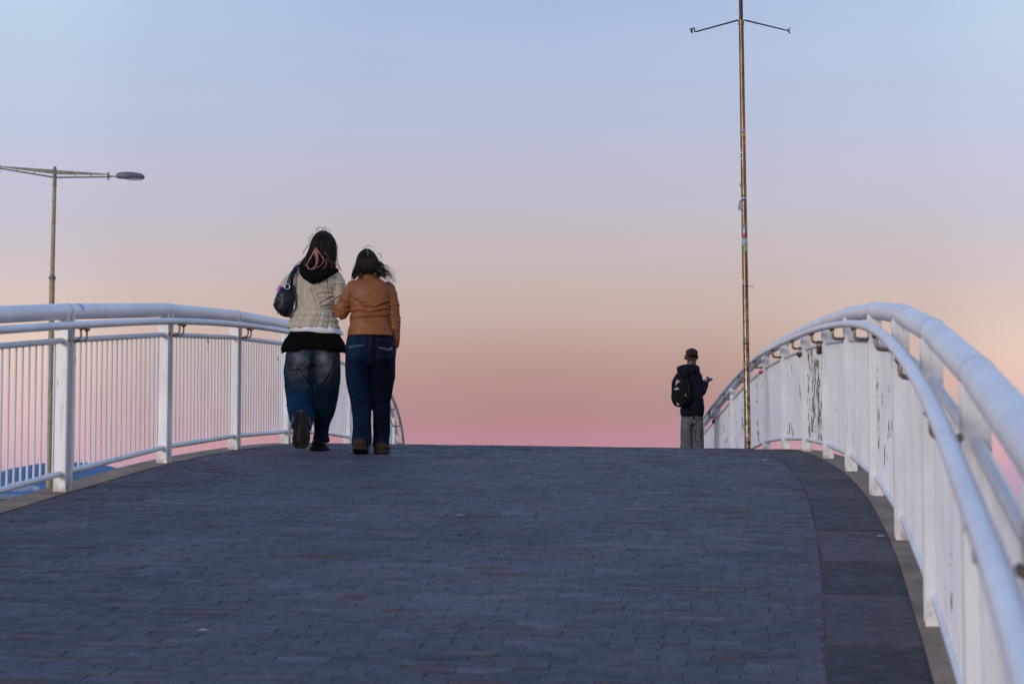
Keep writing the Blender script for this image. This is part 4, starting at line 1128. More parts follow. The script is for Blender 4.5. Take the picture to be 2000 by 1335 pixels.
# jacket B
mb = MB()
mb.rings([(c_(0, y).z, (x-724)*kB, yy, h*kB, ry, 2.3) for x, y, h, ry, yy in ((722.5, 656, 44.5, .128, -.005), (722, 648, 43.5, .126, -.004), (722, 634, 40, .12, 0), (721.5, 618, 38.5, .108, 0), (722, 602, 39, .108, 0), (722, 582, 40.5, .112, 0), (722, 568, 41, .11, 0), (721, 556, 37, .095, 0), (720, 547, 27, .075, -.004), (719.5, 541, 19, .066, -.005), (719, 536, 17, .062, -.005))], 44)
mb.chain([c_(688, 561, 0), c_(679, 576, -.005), c_(672, 594, -.012), c_(665, 612, -.02), c_(658, 604, .06), c_(655, 602, .18), c_(653, 600, .34)], [.056, .056, .052, .056, .052, .046, .038], 18)
mb.chain([c_(756, 563, 0), c_(763, 578, .0), c_(767, 600, .004), c_(770, 628, .01), c_(771.5, 655, .03), c_(770.5, 672, .045)], [.056, .052, .046, .043, .036, .031], 18)
mb.tube([c_(719+18.5*math.cos(q), 537.5-1.2*math.sin(q), -.005+.060*math.sin(q)) for q in [2*PI*k/24 for k in range(25)]], .013, 8, flat=1.0)
def dispB(co, n):
    x = co.x/kB+724; y = yB-co.z/kB
    a = nz(co, (6, 6, 8), 3.7, 3)*.006
    # horizontal bunching at the small of the back
    w = math.exp(-((y-605)/24)**2)*sm(684, 700, x)*sm(765, 745, x)
    wx = .9*math.sin((x-690)/28.)
    b = max(0, ridge(Vector((co.x, co.y, co.z+.05*abs(co.x))), (3.2, 3, 17), 2.0)-.35)*.022*w
    # sleeve creases
    w2 = math.exp(-((x-668)/13)**2-((y-600)/26)**2)
    c = (max(0, ridge(Vector((co.x*.7+co.z*.7, co.y, co.z*.7-co.x*.7)), (22, 6, 7), 5.5)-.35))*.016*w2
    w3 = math.exp(-((x-770)/9)**2)
    d = (ridge(co, (5, 5, 15), 7.0)-.3)*.006*w3
    e = -.004*math.exp(-((y-641)/1.2)**2) if 682 < x < 762 else 0
    # princess seams
    g = -.0015*(math.exp(-((x-699)/1.0)**2)+math.exp(-((x-745)/1.0)**2))*sm(560, 575, y)
    k = crease(x, y, [(.013,1.8,(682,611),(707,609),(719,614),(755,606)),(.012,1.7,(685,623),(716,622),(758,619)),(.006,1.7,(687,581),(700,593),(718,594)),(.013,1.8,(699,587),(712,600),(734,603),(757,592)),(.009,.9,(681,557),(684,609)),(.009,.9,(759,553),(762,604)),
      (.012,1.6,(648,601),(668,612)),(.012,1.6,(658,583),(679,594)),(.010,1.1,(664,620),(680,608)),(.011,1.6,(650,612),(662,622)),(.010,1.1,(761,613),(778,621)),(.010,1.1,(763,628),(780,630)),(.008,1.1,(763,600),(776,596)),(.006,.8,(678,643),(722,645),(767,645)),(.006,1.0,(692,634),(720,630),(748,635)),(.007,1.1,(705,612),(716,620))]) if n.y < .3 else 0
    return a*.8+k+d*.5+g
fuse(mb, 'jacket', M['tan'], B, .0065, 3, dispB)
# hair B
mb = MB()
HBV = [(485, 715, 3), (487.5, 715, 8), (492, 715, 13), (499, 715, 17), (508, 716, 20), (517, 717, 22), (525, 717, 22), (531, 717, 18), (535, 717, 11)]
HB = [(484, 715, 3), (486.5, 715, 9), (491, 715, 14), (498, 715, 18.5), (507, 716, 22), (518, 717, 24.5), (528, 716.5, 26), (536, 715, 27.5), (543, 705, 17), (547, 699, 11)]
mb.rings([(c_(0, y).z, (x-724)*kB, -.012-.02*sm(520, 540, y), h*kB*.94, min(h, 22)*kB*1.05*(1 if y < 538 else .8), 2.1) for y, x, h in HBV], 36)
mb.v = [(x, min(y, .04) if z < c_(0, 497).z else y, z) for x, y, z in mb.v]
mb.chain([c_(736, 525, -.04), c_(744, 532, -.06), c_(752, 540, -.07)], [.035, .024, .010], 12)
mb.chain([c_(698, 526, -.03), c_(693, 538, -.05), c_(690, 546, -.06)], [.022, .017, .006], 12)
hairB = fuse(mb, 'hair', M['hairB'], B, .006, 4, lambda co, n: ridge(co, (38, 38, 3), 7)*.0035)
mb = MB(); rn = random.Random(5)
def hb_w(y):
    for i in range(len(HB)-1):
        if HB[i][0] <= y <= HB[i+1][0]:
            t = (y-HB[i][0])/(HB[i+1][0]-HB[i][0]); return HB[i][1]+(HB[i+1][1]-HB[i][1])*t, HB[i][2]+(HB[i+1][2]-HB[i][2])*t
    return HB[-1][1], HB[-1][2]
for k in range(950):
    ang = rn.uniform(-PI*1.05, PI*.05); yend = rn.uniform(524, 539)+ (rn.uniform(0, 12) if math.cos(ang) < -.4 else 0)+(rn.uniform(0, 8) if math.cos(ang) > .6 else 0); path = []; out = rn.uniform(.90, 1.04); wa = rn.uniform(0, .04); wp_ = rn.uniform(0, 6); wf = rn.uniform(.5, 1.3); sx = rn.uniform(-1, 2.5)
    for s_ in range(9):
        y = 485+(yend-485)*(s_/8.); x, h = hb_w(min(y, 536)); o_ = 1+(out-1)*min(1, s_/3.)+wa*math.sin(s_*wf+wp_)*s_/8.; x += sx*(s_/8.)**2-(3*(s_/8.)**3 if math.cos(ang) < -.4 else 0)
        path.append(Vector(((x-724)*kB+h*kB*o_*.96*math.cos(ang), -.012-.02*sm(520,540,y)+min(h,22)*kB*1.07*o_*math.sin(ang), c_(0, y).z)))
    strands(mb, [path], 0, rn.choice([.0013,.0017,.0023]))
for k in range(150):   # wind blown locks to the right, with curls
    x0, y0 = rn.uniform(733, 743), rn.uniform(508, 532); ex, ey = rn.uniform(750, 777), rn.uniform(530, 560)
    if rn.random() < .35: ex, ey = rn.uniform(744, 756), rn.uniform(535, 550)
    path = []; w = rn.uniform(1.0, 3.0); ph = rn.uniform(0, 6); fr = rn.uniform(1.5, 3)
    for s_ in range(15):
        t = s_/14.; x = x0+(ex-x0)*t; y = y0+(ey-y0)*(t**1.25)
        x += w*t*math.sin(fr*2*PI*t+ph); y += w*t*math.cos(fr*2*PI*t+ph)
        path.append(c_(x, y, -.05-.03*t+rn.uniform(-.002,.002)))
    strands(mb, [path], 0, .0013 if k > 35 else .0021)
for f in ([(737,494),(742,496),(745,501),(744,505),(740,504)],[(736,495),(741,496),(744,500),(742,504)],[(708,485),(712,480),(720,480),(728,485)],[(712,484),(720,479),(728,483),(733,489)],[(742,511),(746,516),(749,524),(757,530)],[(743,513),(749,518),(750,528),(762,536)],[(690,520),(688,532),(685,544)],[(692,515),(687,530),(686,547)]):
    
      for j in range(3): strands(mb, [cat([c_(x+rn.uniform(-.5,.5), y+rn.uniform(-.5,.5), -.05) for x, y in f])], 0, .0008)
build(mb, 'hair_strands', M['strand'], hairB, True)
# parting
mb = MB(); mb.tube([c_(716, 488, -.075), c_(718, 492, -.085), c_(719, 497, -.092), c_(718.5, 502, -.096)], [.0006,.0014,.0014,.0006], 6); build(mb, 'hair_parting', M['skinA'], hairB, True)
# shoes B
def shoe(parent, cx, cy, z0, pitch, W=.058, heel_y=-.09):
    e = empty('shoe', (cx, cy, z0)); e.parent = parent; e.rotation_euler = (pitch, 0, 0)
    mb = MB()
    mb.tube([(0, .0, .045), (0, .02, .048), (0, .07, .052), (0, .13, .048), (0, .20, .040), (0, .245, .034), (0, .262, .03)], [W*.45, W*.86, W*.95, W*.9, W, W*.8, W*.35], 20, side=(1,0,0), flat=.68)
    mb.chain([(0, .065, .05), (0, .075, .07)], [W*.8, W*.7], 16)
    fuse(mb, 'shoe_upper', M['shoe_tan'], e, .006, 4)
    mb = MB(); ol = [(-.55,.004),(-.85,.03),(-.95,.08),(-.85,.13),(-1.0,.19),(-.85,.245),(-.4,.272),(.4,.272),(.85,.245),(1.0,.19),(.85,.13),(.95,.08),(.85,.03),(.55,.004)]
    n = len(ol); vv = []
    for z, k in ((0, .97), (.004, 1), (.026, 1)): vv += [(x*W*k, y, z) for x, y in ol]
    mb.add(vv, [(j*n+q, j*n+(q+1) % n, (j+1)*n+(q+1) % n, (j+1)*n+q) for j in range(2) for q in range(n)] + [tuple(range(n))[::-1], tuple(range(2*n, 3*n))])
    build(mb, 'sole', M['sole_tan'], e, 30)
shoe(B, (705-724)*kB, -.165, .032, -R(8))
shoe(B, (744-724)*kB, -.015, .006, 0, .060)

# ---------- person C: backpack and phone
DC = 28.8; kC = DC*S/3900
pc = Vector(((1350-1000)*kC, DC*S, 0)); pc.z = zs(pc.x, pc.y)+.002
yC = 970-pc.z/kC
Cc = empty('person', pc, 0, 'person in a dark hooded jacket and grey cargo trousers standing alone looking at a phone', 'person')
e_ = lambda x, y, yy=0.0: Vector(((x-1350)*kC, yy, (yC-y)*kC))
mb = MB()
head(mb, e_(1351.5, 698, 0), 1.06, .25, -.12)
mb.chain([e_(1351.5, 706, -.012), e_(1351, 720, -.015)], [.058, .062], 16)
mb.chain([e_(1351, 728, 0), e_(1351, 745, 0), e_(1351, 775, 0), e_(1351, 798, 0), e_(1351, 812, 0)], [.12, .13, .12, .11, .10], 20, flat=.7, side=(1,0,0))
mb.chain([e_(1341, 822, 0), e_(1340, 875, .0), e_(1340, 930, 0)], [.06, .05, .04], 14)
mb.chain([e_(1362, 822, .0), e_(1363, 875, .03), e_(1363, 930, .02)], [.06, .05, .04], 14)
cR = [e_(1363, 733, 0), e_(1367, 752, -.03), e_(1370, 768, -.03), e_(1376, 758, .06), e_(1380, 750, .13)]
cL = [e_(1340, 733, .05), e_(1338, 755, .10), e_(1345, 770, .18), e_(1362, 762, .28), e_(1371, 752, .27)]
for ch in (cR, cL): mb.chain(ch, [.044, .038, .032, .028, .025], 14)
hand(mb, cR[-1], (.45,.55,.45), (-.4,.5,.6), (-.5,-.2,.8), .8)
hand(mb, cL[-1], (.85,-.1,.35), (0,-.6,.7), (0,-.5,.9), .7)
fuse(mb, 'body', M['skinC'], Cc, .007, 3)
# hair: cornrows
mb = MB(); mb.ell(e_(1351.5, 692.6, -.014), (.080, .098, .074)); 
hv = fuse(mb, 'hair', M['hair'], Cc, .008, 2, lambda co, n: -.03*sm(e_(0, 704).z, e_(0, 708).z-.01, co.z) if False else 0)
bvh = bvh_of(hv)
mb = MB()
for k in range(-4, 5):
    pth = []
    for j in range(14):
        a = R(-35+ j*12.5); cen = e_(1351.5, 692.6, -.014)
        off_x = k*.0175; s_ = math.sqrt(max(.05, 1-(off_x/.088)**2))
        pth.append(cen+Vector((off_x*(1-.10*abs(j-7)/7.), -.100*s_*math.cos(a)*1.0, .079*s_*math.sin(a))))
    mb.tube(pth, [.0075+.0022*math.sin(j*2.6+k) for j in range(14)], 8)
build(mb, 'braid', M['hair'], hv, True)
mb = MB()
for k in (-.028, .0, .028):
    pth = []
    for j in range(8):
        a = R(2+j*9); cen = e_(1351.5, 692.6, -.014); s_ = math.sqrt(1-(k/.088)**2)
        pth.append(cen+Vector((k, -.104*s_*math.cos(a), .081*s_*math.sin(a))))
    mb.tube(pth, .0022, 6)
build(mb, 'scalp_line', mat_simple('scalp_skin', (.30,.17,.13), .6), hv, True)
# jacket C
mb = MB()
mb.rings([(e_(0, y).z, (x-1350)*kC, yy, h*kC, ry, 2.4) for x, y, h, ry, yy in ((1351.5, 814, 21, .15, 0), (1351.5, 810, 22.5, .165, 0), (1352, 796, 22.8, .17, 0), (1352, 778, 21, .165, 0), (1351, 758, 20, .155, 0), (1351, 742, 19, .14, 0), (1350.5, 730, 17, .12, 0), (1350.5, 722, 12.5, .09, 0), (1350.5, 716, 9.5, .08, 0))], 40)
mb.chain([e_(1361, 735, 0), e_(1365, 747, -.02), e_(1367.5, 760, -.035), e_(1370, 766, -.02), e_(1376, 758, .05), e_(1380, 751, .11)], [.066, .064, .062, .060, .052, .040], 18)
mb.chain([e_(1341, 735, .03), e_(1339, 755, .10), e_(1345, 769, .18), e_(1361, 763, .27), e_(1368, 755, .27)], [.062, .06, .055, .05, .038], 18)
def dispC(co, n):
    return nz(co, (5,5,7), 9, 3)*.010 + (ridge(co, (4,4,11), 3.3)-.3)*.008
fuse(mb, 'jacket', M['navy_cloth'], Cc, .009, 4, dispC)
mb = MB()
mb.chain([e_(1361, 721, -.04), e_(1350, 722, -.11), e_(1338, 726, -.13), e_(1329, 724, -.10)], [.045, .065, .070, .055], 18)
mb.ell(e_(1338, 721, -.09), (.11, .08, .055)); mb.chain([e_(1358, 717, .03), e_(1351, 715, -.06), e_(1343, 717, -.03)], .035, 12)
fuse(mb, 'hood', M['navy_cloth'], Cc, .009, 5, lambda co, n: nz(co, (9,9,9), 2)*.012)
# trousers
mb = MB()
mb.rings([(e_(0, y).z, (x-1350)*kC, 0, h*kC, ry) for x, y, h, ry in ((1351.5, 806, 21, .14), (1351.5, 816, 21.5, .145), (1351.5, 824, 21.5, .135), (1351.5, 830, 18, .11))], 32)
def legC(L): mb.tube([e_(x, y, yy) for x, y, h, yy in L], [h*kC for x, y, h, yy in L], 26, side=(1,0,0), flat=[1.6,1.5,1.3,1.15,1.0,1.0,1.0][:len(L)])
legC([(1341, 816, 10.5, 0), (1340.5, 828, 11, 0), (1340, 845, 11.3, 0), (1340, 875, 11.5, 0), (1340, 905, 11.5, 0), (1340, 934, 12, 0)])
legC([(1362, 816, 10.5, 0), (1362.5, 828, 11, 0), (1363, 845, 11.5, .01), (1363.5, 875, 11.7, .02), (1363.5, 905, 11.5, .02), (1363.5, 934, 12, .02)])
tr = fuse(mb, 'cargo_trousers', M['grey_cargo'], Cc, .009, 4, leg_disp(11.0, .010, lines=([(.014,1.2,(1331,835),(1337,860)),(.014,1.2,(1351,828),(1351,875)),(.012,1.1,(1355,845),(1358,872)),(.012,1.1,(1336,862),(1346,868))], lambda c: c.x/kC+1350, lambda c: yC-c.z/kC)))
mb = MB(); Mz = Matrix.Rotation(R(25), 3, 'Z')
bt = bvh_of(tr)
def onC(x, y): return onB(x, y, .004, bt, e_)
vv = [onC(x, y) for y in (829, 832, 837) for x in (1357, 1361, 1365, 1369, 1371)]; vv = [v_-Vector((0,.006,0)) for v_ in vv]
vv2 = [v_+Vector((0,.02,0)) for v_ in vv]
mb.add(vv, [(r_*5+c, r_*5+c+1, (r_+1)*5+c+1, (r_+1)*5+c) for r_ in range(2) for c in range(4)]); mb.tube([v_ for v_ in vv[10:15]], .004, 6); mb.tube([v_ for v_ in vv[0:5]], .003, 6)
pk = build(mb, 'cargo_pocket', M['grey_cargo'], Cc, True)
mb = MB(); line(mb, [(1357,838),(1357.5,862),(1370,862)], .003, onC); line(mb, [(1366,840),(1366.5,856)], .003, onC); build(mb, 'pocket_edge', M['black_cloth'], pk, True)
for x in (1340, 1363.5):
    e = empty('shoe', (0,0,0)); e.parent = Cc
    b0 = e_(x, 0, 0); b0.z = 0
    mb = MB(); mb.tube([b0+Vector((0,-.10,.04)), b0+Vector((0,-.06,.05)), b0+Vector((0,.05,.05)), b0+Vector((0,.14,.04)), b0+Vector((0,.18,.03))], [.03,.05,.05,.05,.025], 18, side=(1,0,0), flat=.8)
    fuse(mb, 'shoe_upper', M['shoe_black'], e, .008, 3)
    mb = MB(); mb.rings([(0, b0.x, .03, .05, .145, 2.6), (.022, b0.x, .03, .052, .147, 2.6)], 30); build(mb, 'sole', M['sole_black'], e, 30)

# backpack on C
bp = pc + e_(1330, 765, -.20)
BP = empty('backpack', bp, 0, 'black backpack with white printed marks on the back of the standing person', 'backpack')
k_ = lambda x, y, yy=0.0: e_(x, y, yy) - e_(1330, 765, 0)
mb = MB()
Mr = Matrix.Rotation(R(-28), 3, 'Z')
vvr = []
mb.rings([(k_(0, y).z, 0, 0, rx, ry, 2.6) for y, rx, ry in ((796, .055, .05), (794, .085, .075), (788, .112, .095), (776, .122, .105), (760, .124, .10), (748, .118, .09), (739, .10, .08), (733, .075, .06), (729, .04, .03))], 36)
zc = k_(0, 765).z
mb.v = [tuple(Mr @ Vector((x, y, z)) + Vector((-.012+(z-zc)*.09*0, .0, 0))) for x, y, z in mb.v]
bag = fuse(mb, 'pack_body', M['pack'], BP, .008, 5, lambda co, n: nz(co, (7,7,7), 4)*.007)
bb = bvh_of(bag)
def onP(x, y, lift=.004):
    p = k_(x, y, -1); h = bb.ray_cast(p, Vector((0,1,0))); return (h[0]-Vector((0, lift, 0))) if h[0] else None
def lineP(mb, pts, r, on=onP, lift=.004):
    out = []
    for (x0, y0), (x1, y1) in zip(pts[:-1], pts[1:]):
        n = max(2, int(math.hypot(x1-x0, y1-y0)/1.0))
        for i in range(n+1):
            q = on(x0+(x1-x0)*i/n, y0+(y1-y0)*i/n, lift)
            if q is not None: out.append(q)
    if len(out) > 1: mb.tube(out, r, 6)
mb = MB()   # lower pocket seam and zips
lineP(mb, [(1316, 782), (1322, 779), (1330, 778), (1337, 779), (1343, 783)], .004); lineP(mb, [(1315, 745), (1320, 736), (1327, 733)], .004); lineP(mb, [(1337, 742), (1341, 755), (1341, 772)], .004)
build(mb, 'zip_seam', M['dark_metal'], BP, True)
mb = MB()
for k in range(5):   # curved leaf of stripes
    x0 = 1317.0+.2*k; y0 = 755.6-1.0*k; x1 = 1320.0+1.4*k; y1 = 742.8+1.25*k
    lineP(mb, [(x0, y0), ((x0+x1)/2-.6, (y0+y1)/2-.8), (x1, y1)], .0019, lift=.005)
build(mb, 'printed_leaf', M['mark_white'], BP, True)
mb = MB()
for y, x0, x1 in ((759.5, 1317.5, 1321.5), (761, 1313.5, 1322.5), (762.4, 1314, 1323.5), (763.6, 1315.5, 1319)): lineP(mb, [(x0, y), (x1, y)], .0042, lift=.004)
build(mb, 'printed_lettering', M['mark_silver'], BP, True)
mb = MB()
for k in range(3):
    lineP(mb, [(1319.0+k*.1, 792.3-0*k-4.3+k*2.0), (1319.6+k*1.9+.2, 791.8)], .0032, lift=.004)
lineP(mb, [(1319.3, 791.9), (1323.5, 791.7)], .0028)
build(mb, 'triangle_print', M['mark_white'], BP, True)
mb = MB(); lineP(mb, [(1335, 772), (1336, 776)], .005, lift=.005); build(mb, 'side_tag', M['mark_silver'], BP, True)
mb = MB()
for path in ([(1342, 731, -.10), (1348, 728, -.08), (1355, 729, -.02), (1359, 735, .07)], [(1345, 790, -.12), (1349, 797, -.17), (1350, 810, -.17), (1350, 821, -.165)], [(1344, 740, -.15), (1349, 752, -.155), (1352, 770, -.165), (1352, 785, -.17)]):
    mb.tube([k_(*q) for q in path], .012, 8, flat=.25, side=(1,-.1,0))
build(mb, 'strap', M['pack'], BP, True)

# phone
ph = pc + e_(1384.5, 742.5, .17)
PH = empty('phone', ph, 0, 'blue phone held up in the hand of the standing person', 'phone')
mb = MB(); Mx = Matrix.Rotation(R(-24), 3, 'Y') @ Matrix.Rotation(R(28), 3, 'X')
mb.rings([(-.0045, 0, 0, .070, .036, 6), (-.003, 0, 0, .073, .038, 6), (.003, 0, 0, .073, .038, 6), (.0045, 0, 0, .070, .036, 6)], 40)
mb.v = [tuple(Mx @ Vector(v_)) for v_ in mb.v]; build(mb, 'phone_case', M['phone'], PH, 40)
mb = MB(); mb.rings([(.0047, 0, 0, .066, .033, 6), (.0055, 0, 0, .066, .033, 6)], 40); mb.v = [tuple(Mx @ Vector(v_)) for v_ in mb.v]
build(mb, 'screen', mat_simple('phone_glass', (.01,.012,.02), .1, 0, 10, .05, 0), PH, 40)

# ------------------------------------------------------------------ litter on the paving
def litter(x, y, d, label, w=.02):
    p = w_px(x, y, d); p.z = zs(p.x, p.y)+.004
    mb = MB(); vv = []
    for k in range(7):
        a = 2*PI*k/7; r = w*(.6+.6*random.random()); vv.append((r*math.cos(a)*1.3, r*math.sin(a), .003*random.random()))
    vv += [(x_, y_, z_+.004) for x_, y_, z_ in vv]
    mb.add(vv, [tuple(range(7))[::-1], tuple(range(7, 14))] + [(k, (k+1) % 7, 7+(k+1) % 7, 7+k) for k in range(7)])
    o = build(mb, 'paper_scrap', M['scrap'], None, False, p); tag(o, label, 'litter', 'white scraps on the paving')
def dep(y, t):
    """depth where the deck is seen at image row y"""
    best = 5
    for i in range(400):
        d = 4+i*.045; z = zl(d)+(zr(d)-zl(d))*t
        if 970-z/d*3900 <= y: return d
    return 20
litter(403, 1232, dep(1232, .3), 'small white scrap nearest the camera on the left half of the paving', .012)
litter(900, 1010, dep(1010, .5), 'small pale scrap near the middle of the paving behind the walkers', .016)
litter(1493, 898, dep(899, .8), 'small white scrap on the paving just in front of the bronze pole', .022)
litter(1718, 1049, dep(1049, .96), 'small white scrap on the slab border at the foot of the right railing', .018)

# ------------------------------------------------------------------ far setting
def hill():
    mb = MB(); Y0 = 5000.; k = Y0/3900
    prof = [(-900, 950), (-500, 930), (-200, 938), (-60, 934), (0, 931), (12, 928), (30, 925), (44, 921), (54, 917), (62, 911), (80, 908), (95, 905), (130, 902), (170, 903), (195, 906), (215, 912), (232, 920), (255, 931), (290, 945), (340, 960), (400, 972)]
    nx = 260; ny = 26; vv = []
    for j in range(ny+1):
        t = j/ny
        for i in range(nx+1):
            x = -900+1300*i/nx
            y = np.interp(x, [p[0] for p in prof], [p[1] for p in prof]); h = (970-y)*k
            f = math.sin(PI*min(1, t*1.0)); f = f**.8
            n_ = noise.fractal(Vector((x*.02, t*3, 0)), 1, 2, 5)
            vv.append(((x-1000)*k, Y0-700+1400*t, -8.2+(h+8.2)*f*(1+.10*n_*(1-f)) + n_*1.5))
    mb.add(vv, [(j*(nx+1)+i, j*(nx+1)+i+1, (j+1)*(nx+1)+i+1, (j+1)*(nx+1)+i) for j in range(ny) for i in range(nx)])
    m = mat_simple('hazed_blue_hillside', (.022,.066,.150), .95, 0, .004, .4, 0)  # blue of the distant haze is put into the hill colour
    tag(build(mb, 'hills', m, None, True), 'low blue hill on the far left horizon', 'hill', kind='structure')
hill()
m, nt, b = new_mat('harbour_water')
b.inputs['Base Color'].default_value = (.02,.05,.08,1); b.inputs['Roughness'].default_value = .12
bump(nt, b, noise_tex(nt, worldpos(nt), .8, 5, .6), .4, .3)
mb = MB(); mb.add([(-9000,-9000,-8),(9000,-9000,-8),(9000,9000,-8),(-9000,9000,-8)], [(0,1,2,3)]); tag(build(mb, 'water', m, None, False), 'calm blue harbour water under the bridge', 'water', kind='structure')
mb = MB(); mb.box((-60, 60, -6.75), (260, 220, 1.5)); 
tag(build(mb, 'ground', mat_simple('quay_concrete', (.22,.20,.18), .9, 0, .6, .2), None, False), 'grey quay paving below the bridge', 'ground', kind='structure')
# low dark roof with pale ribs seen through the left railing
DR = 190.; kr = DR/3900
sh = empty('harbour_canopy', ((-20-1000)*kr, DR, -6), 0, 'low dark canopy roof with pale slanting ribs beyond the left railing', 'canopy')
s3 = lambda x, y, yy=0: Vector(((x+20)*kr, yy, (970-y)*kr+6))
mb = MB()
n = 40; vv = []
for i in range(n+1):
    x = -160+215*i/n; yt = 966.5+.8*abs(x-20)/60.-.6*math.sin(i*.9)*.3
    vv += [s3(x, yt, 3), s3(x, yt+9.5, -3), s3(x, yt+11, -3), s3(x, yt+1.5, 3)]
ff = [(i*4+k, i*4+(k+1) % 4, (i+1)*4+(k+1) % 4, (i+1)*4+k) for i in range(n) for k in range(4)] + [(0,1,2,3), (n*4+3,n*4+2,n*4+1,n*4)]
mb.add(vv, ff); build(mb, 'roof', mat_simple('dark_green_roofing', (.008,.016,.02), .95, 0, 1.5, .3, .1, .004, 0), sh, False)
mb = MB()
x = -158
while x < 50:
    mb.tube([s3(x, 967, 2.6)+Vector((0,0,.10)), s3(x+3.5, 976.5, -3)+Vector((0,0,.10))], .028, 6); x += 5.4
build(mb, 'rib', mat_simple('pale_ribs', (.6,.62,.68), .5, 0, 4, .1), sh, True)
cs_m = mat_simple('pale_canopy_steel', (.5,.52,.62), .5, 0, 4, .1)
for x in range(-150, 55, 40):
    for yy, yp in ((-2.5, 977), (2.5, 970)):
        mb = MB(); mb.tube([s3(x, yp, yy), Vector((s3(x, 977).x, yy, 0))], .12, 10); build(mb, 'canopy_post', cs_m, sh, 40)
mb = MB(); mb.box(s3(-52, 976, -3.05)+Vector((0,0,-.25)), (215*kr, .1, .35)); build(mb, 'fascia_beam', cs_m, sh, False)

# low cloud drifting in front of the hill
kc = 4100/3900.
CL = empty('low_cloud', ((40-1000)*kc, 4100, (970-950)*kc), 0); tag(CL, 'small pale pink cloud low in front of the blue hill', 'cloud', kind='stuff')
m = bpy.data.materials.new('cloud_vapour'); m.use_nodes = True; nt = m.node_tree; nt.nodes.clear()
out = nt.nodes.new('ShaderNodeOutputMaterial'); pv = nt.nodes.new('ShaderNodeVolumePrincipled'); pv.inputs['Color'].default_value = (1,.96,.98,1)
tc = nt.nodes.new('ShaderNodeTexCoord'); ln = nt.nodes.new('ShaderNodeVectorMath'); ln.operation = 'LENGTH'; nt.links.new(tc.outputs['Object'], ln.inputs[0])
nn = noise_tex(nt, tc.outputs['Object'], 2.6, 5, .6)
dd_ = math_(nt, 'SUBTRACT', math_(nt, 'MULTIPLY', nn, 2.2), math_(nt, 'MULTIPLY', ln.outputs['Value'], 1.15))
nt.links.new(math_(nt, 'MULTIPLY', math_(nt, 'MAXIMUM', dd_, 0.0), .22), pv.inputs['Density']); nt.links.new(pv.outputs[0], out.inputs['Volume'])
for cx, cy, rx_, rz_ in ((40, 950, 30, 11), (72, 953, 9, 5)):
    mb = MB(); mb.ell((0,0,0), (1,1,1)); o = build(mb, 'vapour', m, CL, True); o.location = ((cx-40)*kc, 0, -(cy-950)*kc); o.scale = (rx_*kc, 14, rz_*kc); o['kind'] = 'stuff'

# ------------------------------------------------------------------ air: pale haze filling one closed box
HAZE = True
if HAZE:
    mb = MB(); mb.box((0, 500, 51), (18500, 18500, 120)); 
    m = bpy.data.materials.new('haze_air'); m.use_nodes = True; nt = m.node_tree; nt.nodes.clear()
    out = nt.nodes.new('ShaderNodeOutputMaterial'); pv = nt.nodes.new('ShaderNodeVolumePrincipled')
    pv.inputs['Color'].default_value = (.26,.55,1,1); pv.inputs['Density'].default_value = .00006; pv.inputs['Anisotropy'].default_value = 0
    nt.links.new(pv.outputs[0], out.inputs['Volume'])
    o = build(mb, 'haze', m, None, False); tag(o, 'thin blue evening haze over the harbour', 'haze', kind='stuff')

# ------------------------------------------------------------------ sky (dusk, looking away from the set sun)
W = bpy.data.worlds.new('World'); sc.world = W; W.use_nodes = True; nt = W.node_tree
bg = nt.nodes['Background']; bg.inputs['Strength'].default_value = 1.0
tc = nt.nodes.new('ShaderNodeTexCoord'); sp = nt.nodes.new('ShaderNodeSeparateXYZ'); nt.links.new(tc.outputs['Generated'], sp.inputs[0])
el = math_(nt, 'MULTIPLY', math_(nt, 'ARCSINE', sp.outputs[2]), 180/PI)     # degrees
f = math_(nt, 'DIVIDE', el, 90.0, True)
deg = lambda y: math.degrees(math.atan((970-y)/3900.))/90
def stops(L): return [(deg(y) if y is not None else q/90., srgb(*c)) for y, q, c in L]
mid = ramp(nt, f, stops([(970, 0, (212,147,147)), (872, 0, (204,139,141)), (835, 0, (189,132,130)), (780, 0, (179,135,127)), (700, 0, (183,148,139)), (600, 0, (196,173,165)), (500, 0, (196,181,182)), (400, 0, (190,184,198)), (250, 0, (180,186,212)), (100, 0, (172,187,218)), (0, 0, (167,184,217)), (None, 30, (150,178,226)), (None, 50, (120,158,222)), (None, 90, (100,142,215))]))
sid = ramp(nt, f, stops([(970, 0, (238,174,180)), (910, 0, (240,181,181)), (860, 0, (238,185,179)), (780, 0, (236,194,182)), (690, 0, (235,205,190)), (600, 0, (218,196,188)), (500, 0, (203,192,200)), (400, 0, (196,192,210)), (250, 0, (190,198,224)), (100, 0, (188,204,230)), (0, 0, (190,208,233)), (None, 30, (160,186,230)), (None, 50, (120,158,222)), (None, 90, (100,142,215))]))
back = ramp(nt, f, [(0, (.82,.55,.34)), (.05, (.80,.60,.44)), (.14, (.70,.64,.60)), (.33, (.50,.60,.78)), (.6, (.22,.36,.68)), (1, (.13,.27,.62))])
az = math_(nt, 'ARCTAN2', sp.outputs[0], sp.outputs[1])
aa = math_(nt, 'ABSOLUTE', math_(nt, 'SUBTRACT', az, R(.6)))
wob = noise_tex(nt, tc.outputs['Generated'], 3.0, 2)
kk = ramp(nt, math_(nt, 'MULTIPLY', aa, 1/.30, True), [(0, (0,0,0)), (.25, (.06,.06,.06)), (.6, (.45,.45,.45)), (.82, (1,1,1))], 'EASE').outputs[0]
front = mixc(nt, kk, mid.outputs[0], sid.outputs[0])
cv = N(nt, 'ShaderNodeMapping'); cv.inputs['Scale'].default_value = (1.2, 1.2, 9); cv.inputs['Rotation'].default_value = (0, .12, 0); nt.links.new(tc.outputs['Generated'], cv.inputs[0])
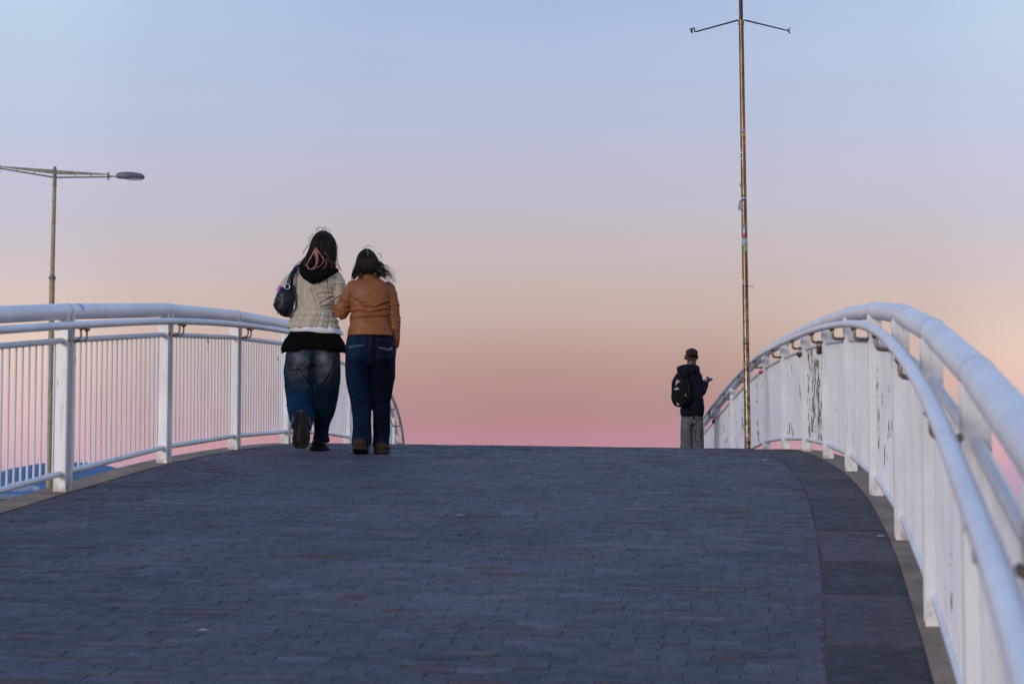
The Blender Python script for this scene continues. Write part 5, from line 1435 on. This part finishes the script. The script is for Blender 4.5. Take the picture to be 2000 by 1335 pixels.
cn = ramp(nt, noise_tex(nt, cv.outputs[0], 2.2, 5, .55), [(.3, (.965,.97,.975)), (.7, (1.03,1.025,1.02))]).outputs[0]
front = mixc(nt, 1.0, front, cn, 'MULTIPLY')
bk = ramp(nt, math_(nt, 'ADD', math_(nt, 'MULTIPLY', sp.outputs[1], -.5), .5), [(.30, (0,0,0)), (.85, (1,1,1))]).outputs[0]
skyc = mixc(nt, bk, front, back.outputs[0])
dn = ramp(nt, math_(nt, 'ADD', math_(nt, 'MULTIPLY', sp.outputs[2], .5), .5), [(.46, (.05,.06,.08)), (.499, (1,1,1))]).outputs[0]
# physically based dusk sky adds a little of its own light
ns = nt.nodes.new('ShaderNodeTexSky'); ns.sky_type = 'NISHITA'; ns.sun_disc = False; ns.sun_elevation = R(2.5); ns.sun_rotation = R(212); ns.air_density = 1.2
nk = nt.nodes.new('ShaderNodeVectorMath'); nk.operation = 'SCALE'; nk.inputs['Scale'].default_value = .02; nt.links.new(ns.outputs[0], nk.inputs[0])
skyc = mixc(nt, 1.0, skyc, nk.outputs[0], 'ADD')
nt.links.new(skyc, bg.inputs['Color'])

sun = bpy.data.lights.new('sun', 'SUN'); sun.energy = 1.6; sun.angle = R(20); sun.color = (1, .90, .83)
so = bpy.data.objects.new('sun', sun); col.objects.link(so)
# comes from behind the camera, slightly from the left, just above the horizon
sd = Vector((math.sin(R(212)), math.cos(R(212)), math.tan(R(8))))
so.rotation_euler = sd.to_track_quat('Z', 'Y').to_euler(); so.location = (0, -5, 6)

# ------------------------------------------------------------------ camera
cam = bpy.data.cameras.new('camera'); cam.lens = 70.2; cam.sensor_width = 36; cam.clip_end = 30000; cam.clip_start = .05
co = bpy.data.objects.new('camera', cam); col.objects.link(co); sc.camera = co
co.location = (0, 0, 0); co.rotation_euler = (R(90)+math.atan(302.5/3900), 0, 0)
cam.dof.use_dof = True; cam.dof.focus_distance = 17.0; cam.dof.aperture_fstop = 5.6
sc.view_settings.view_transform = 'Standard'; sc.view_settings.look = 'None'; sc.view_settings.gamma = 1; sc.view_settings.exposure = 0
sc.cycles.use_denoising = True
sc.cycles.volume_bounces = 1; sc.cycles.max_bounces = 8
sc.render.film_transparent = False
